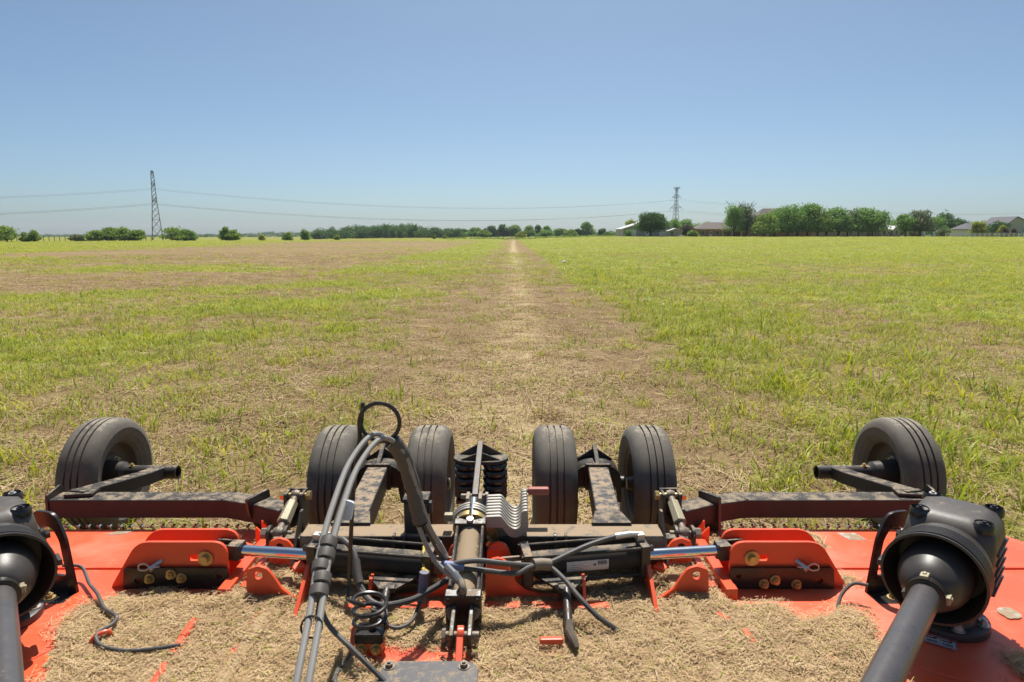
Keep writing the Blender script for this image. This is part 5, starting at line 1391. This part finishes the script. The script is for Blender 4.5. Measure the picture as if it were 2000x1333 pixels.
def straw_h(x, y):
    sd_ = np.max([poly_sd(x, y, p) for p in STRAW], axis=0)
    sd_ = sd_ + (fbm(x, y, .16, 41, 4) - .5) * .16
    t = sst(-.005, .10, sd_)
    rel = .008 + .024 * fbm(x, y, .22, 43, 3) + .012 * fbm(x, y, .04, 47, 2)
    # bare spots: holder base, lift link
    for cx, cy, r_ in ((-.43, 1.97, .09), (-.28, 1.96, .10), (-.18, 1.93, .055), (.13, 2.005, .05), (-1.11, 2.03, .05)):
        t = t * sst(.7, 1.2, np.hypot(x - cx, (y - cy) * 1.6) / r_ + (fbm(x, y, .05, 49) - .5) * .6)
    return t, t * rel - .004
def deck_z(x): return np.where(np.abs(x - XC) < .74, .3125, .3305)
gx = np.arange(-1.72, 2.5, .0125); gy = np.arange(1.0, 2.90, .0125)
SX, SY = np.meshgrid(gx, gy); tt, hh = straw_h(SX, SY)
SZ = deck_z(SX) + hh + np.where(np.abs(np.abs(SX - XC) - .76) < .03, .012, 0)
keep = tt > .03
ii = np.arange(SX.size).reshape(SX.shape)
fk = keep[:-1, :-1] | keep[1:, 1:] | keep[:-1, 1:] | keep[1:, :-1]
F4 = np.stack([ii[:-1, :-1], ii[:-1, 1:], ii[1:, 1:], ii[1:, :-1]], -1)[fk]
me = bpy.data.meshes.new('straw_layer')
me.from_pydata(np.stack([SX, SY, SZ], -1).reshape(-1, 3).tolist(), [], F4.tolist())
bm = bmesh.new(); bm.from_mesh(me); bmesh.ops.delete(bm, geom=[v for v in bm.verts if not v.link_faces], context='VERTS'); bm.to_mesh(me); bm.free()
me.polygons.foreach_set('use_smooth', [True] * len(me.polygons))
N = NT('straw_mat')
n1 = N.noise(260, 5, .7, dist=1.2); n2 = N.noise(30, 4); n3 = N.noise(5, 4)
c = N.mix(N.ramp(n1, .32, .68), (.23, .155, .085), (.54, .39, .22)); c = N.mix(N.math('MULTIPLY', N.ramp(n2, .4, .65), .5), c, (.44, .315, .175)); c = N.mix(N.math('MULTIPLY', N.ramp(n3, .45, .65), .3), c, (.36, .26, .15))
N.col(c); N.rough(.95); N.b.inputs['Specular IOR Level'].default_value = .1
N.bump(N.math('ADD', n1, n2), .6, .006)
me.materials.append(N.m)
o = bpy.data.objects.new('straw_layer', me); COL.objects.link(o)
tag(o, 'thick layer of chopped tan straw spread over the mower deck', 'straw', kind='stuff')
CHAFF = [proto('chaff_patch', [M['chaff'], M['hay']], [(1, B(n=1, rad_=.05, hmin=.012, hmax=.04, wmin=.0015, wmax=.003, lean=0, bend=0, segs=2, lie=True, zbase=-.004)), (0, B(n=1 + (i % 2), rad_=.05, hmin=.035, hmax=.085, wmin=.0014, wmax=.0028, lean=0, bend=0, segs=2, lie=True, zbase=-.002)), (0, B(n=70, rad_=.05, hmin=.005, hmax=.020, wmin=.0010, wmax=.0022, lean=0, bend=0, segs=1, lie=True, zbase=-.008))], 600 + i) for i in range(6)]
for o in CHAFF:   # flatten the pile of bits
    for v in o.data.vertices: v.co.z = v.co.z * .5 + .001
C_CH = collection(CHAFF, 'chaff_sources')
n = 14000
x = rng.uniform(-1.72, 2.5, n); y = rng.uniform(1.0, 2.9, n); t, hq = straw_h(x, y)
kp = rng.random(n) < t * 1.1 - .05; x = x[kp]; y = y[kp]; hq = hq[kp]; n = len(x)
scatter('loose_chaff', np.stack([x, y, deck_z(x) + hq + .002], -1), np.stack([rng.normal(0, .12, n), rng.normal(0, .12, n), rng.uniform(0, 6.28, n)], -1), np.repeat(rng.uniform(.75, 1.3, n)[:, None], 3, 1), rng.integers(0, 6, n), C_CH, 'loose chopped straw bits strewn on top of the mower deck', 'straw')
# short stick on the straw
tag(part('stick', MB().tube(spline([(.200, 2.085, .376), (.196, 2.04, .372), (.205, 1.99, .374), (.212, 1.955, .366)], 4), [.016, .017, .015, .016, .017, .016, .014, .015, .015, .013, .012, .010, .008], 8), M['bark']), 'short grey weathered stick on the straw below the black post', 'stick')

# ------------------------------------------------------------------ summer haze
hz = MB().box((0, 0, 22.5), (6400, 6400, 55)).mesh('haze', smooth=False)
hm = bpy.data.materials.new('haze_air'); hm.use_nodes = True
ht = hm.node_tree; ht.nodes.remove(ht.nodes['Principled BSDF'])
pv = ht.nodes.new('ShaderNodeVolumePrincipled')
pv.inputs['Color'].default_value = (.82, .90, 1.0, 1)
pv.inputs['Density'].default_value = 0.00012
pv.inputs['Anisotropy'].default_value = 0.2
ht.links.new(pv.outputs[0], ht.nodes['Material Output'].inputs['Volume'])
hz.materials.append(hm)
ho = bpy.data.objects.new('haze', hz); COL.objects.link(ho)
tag(ho, kind='stuff')
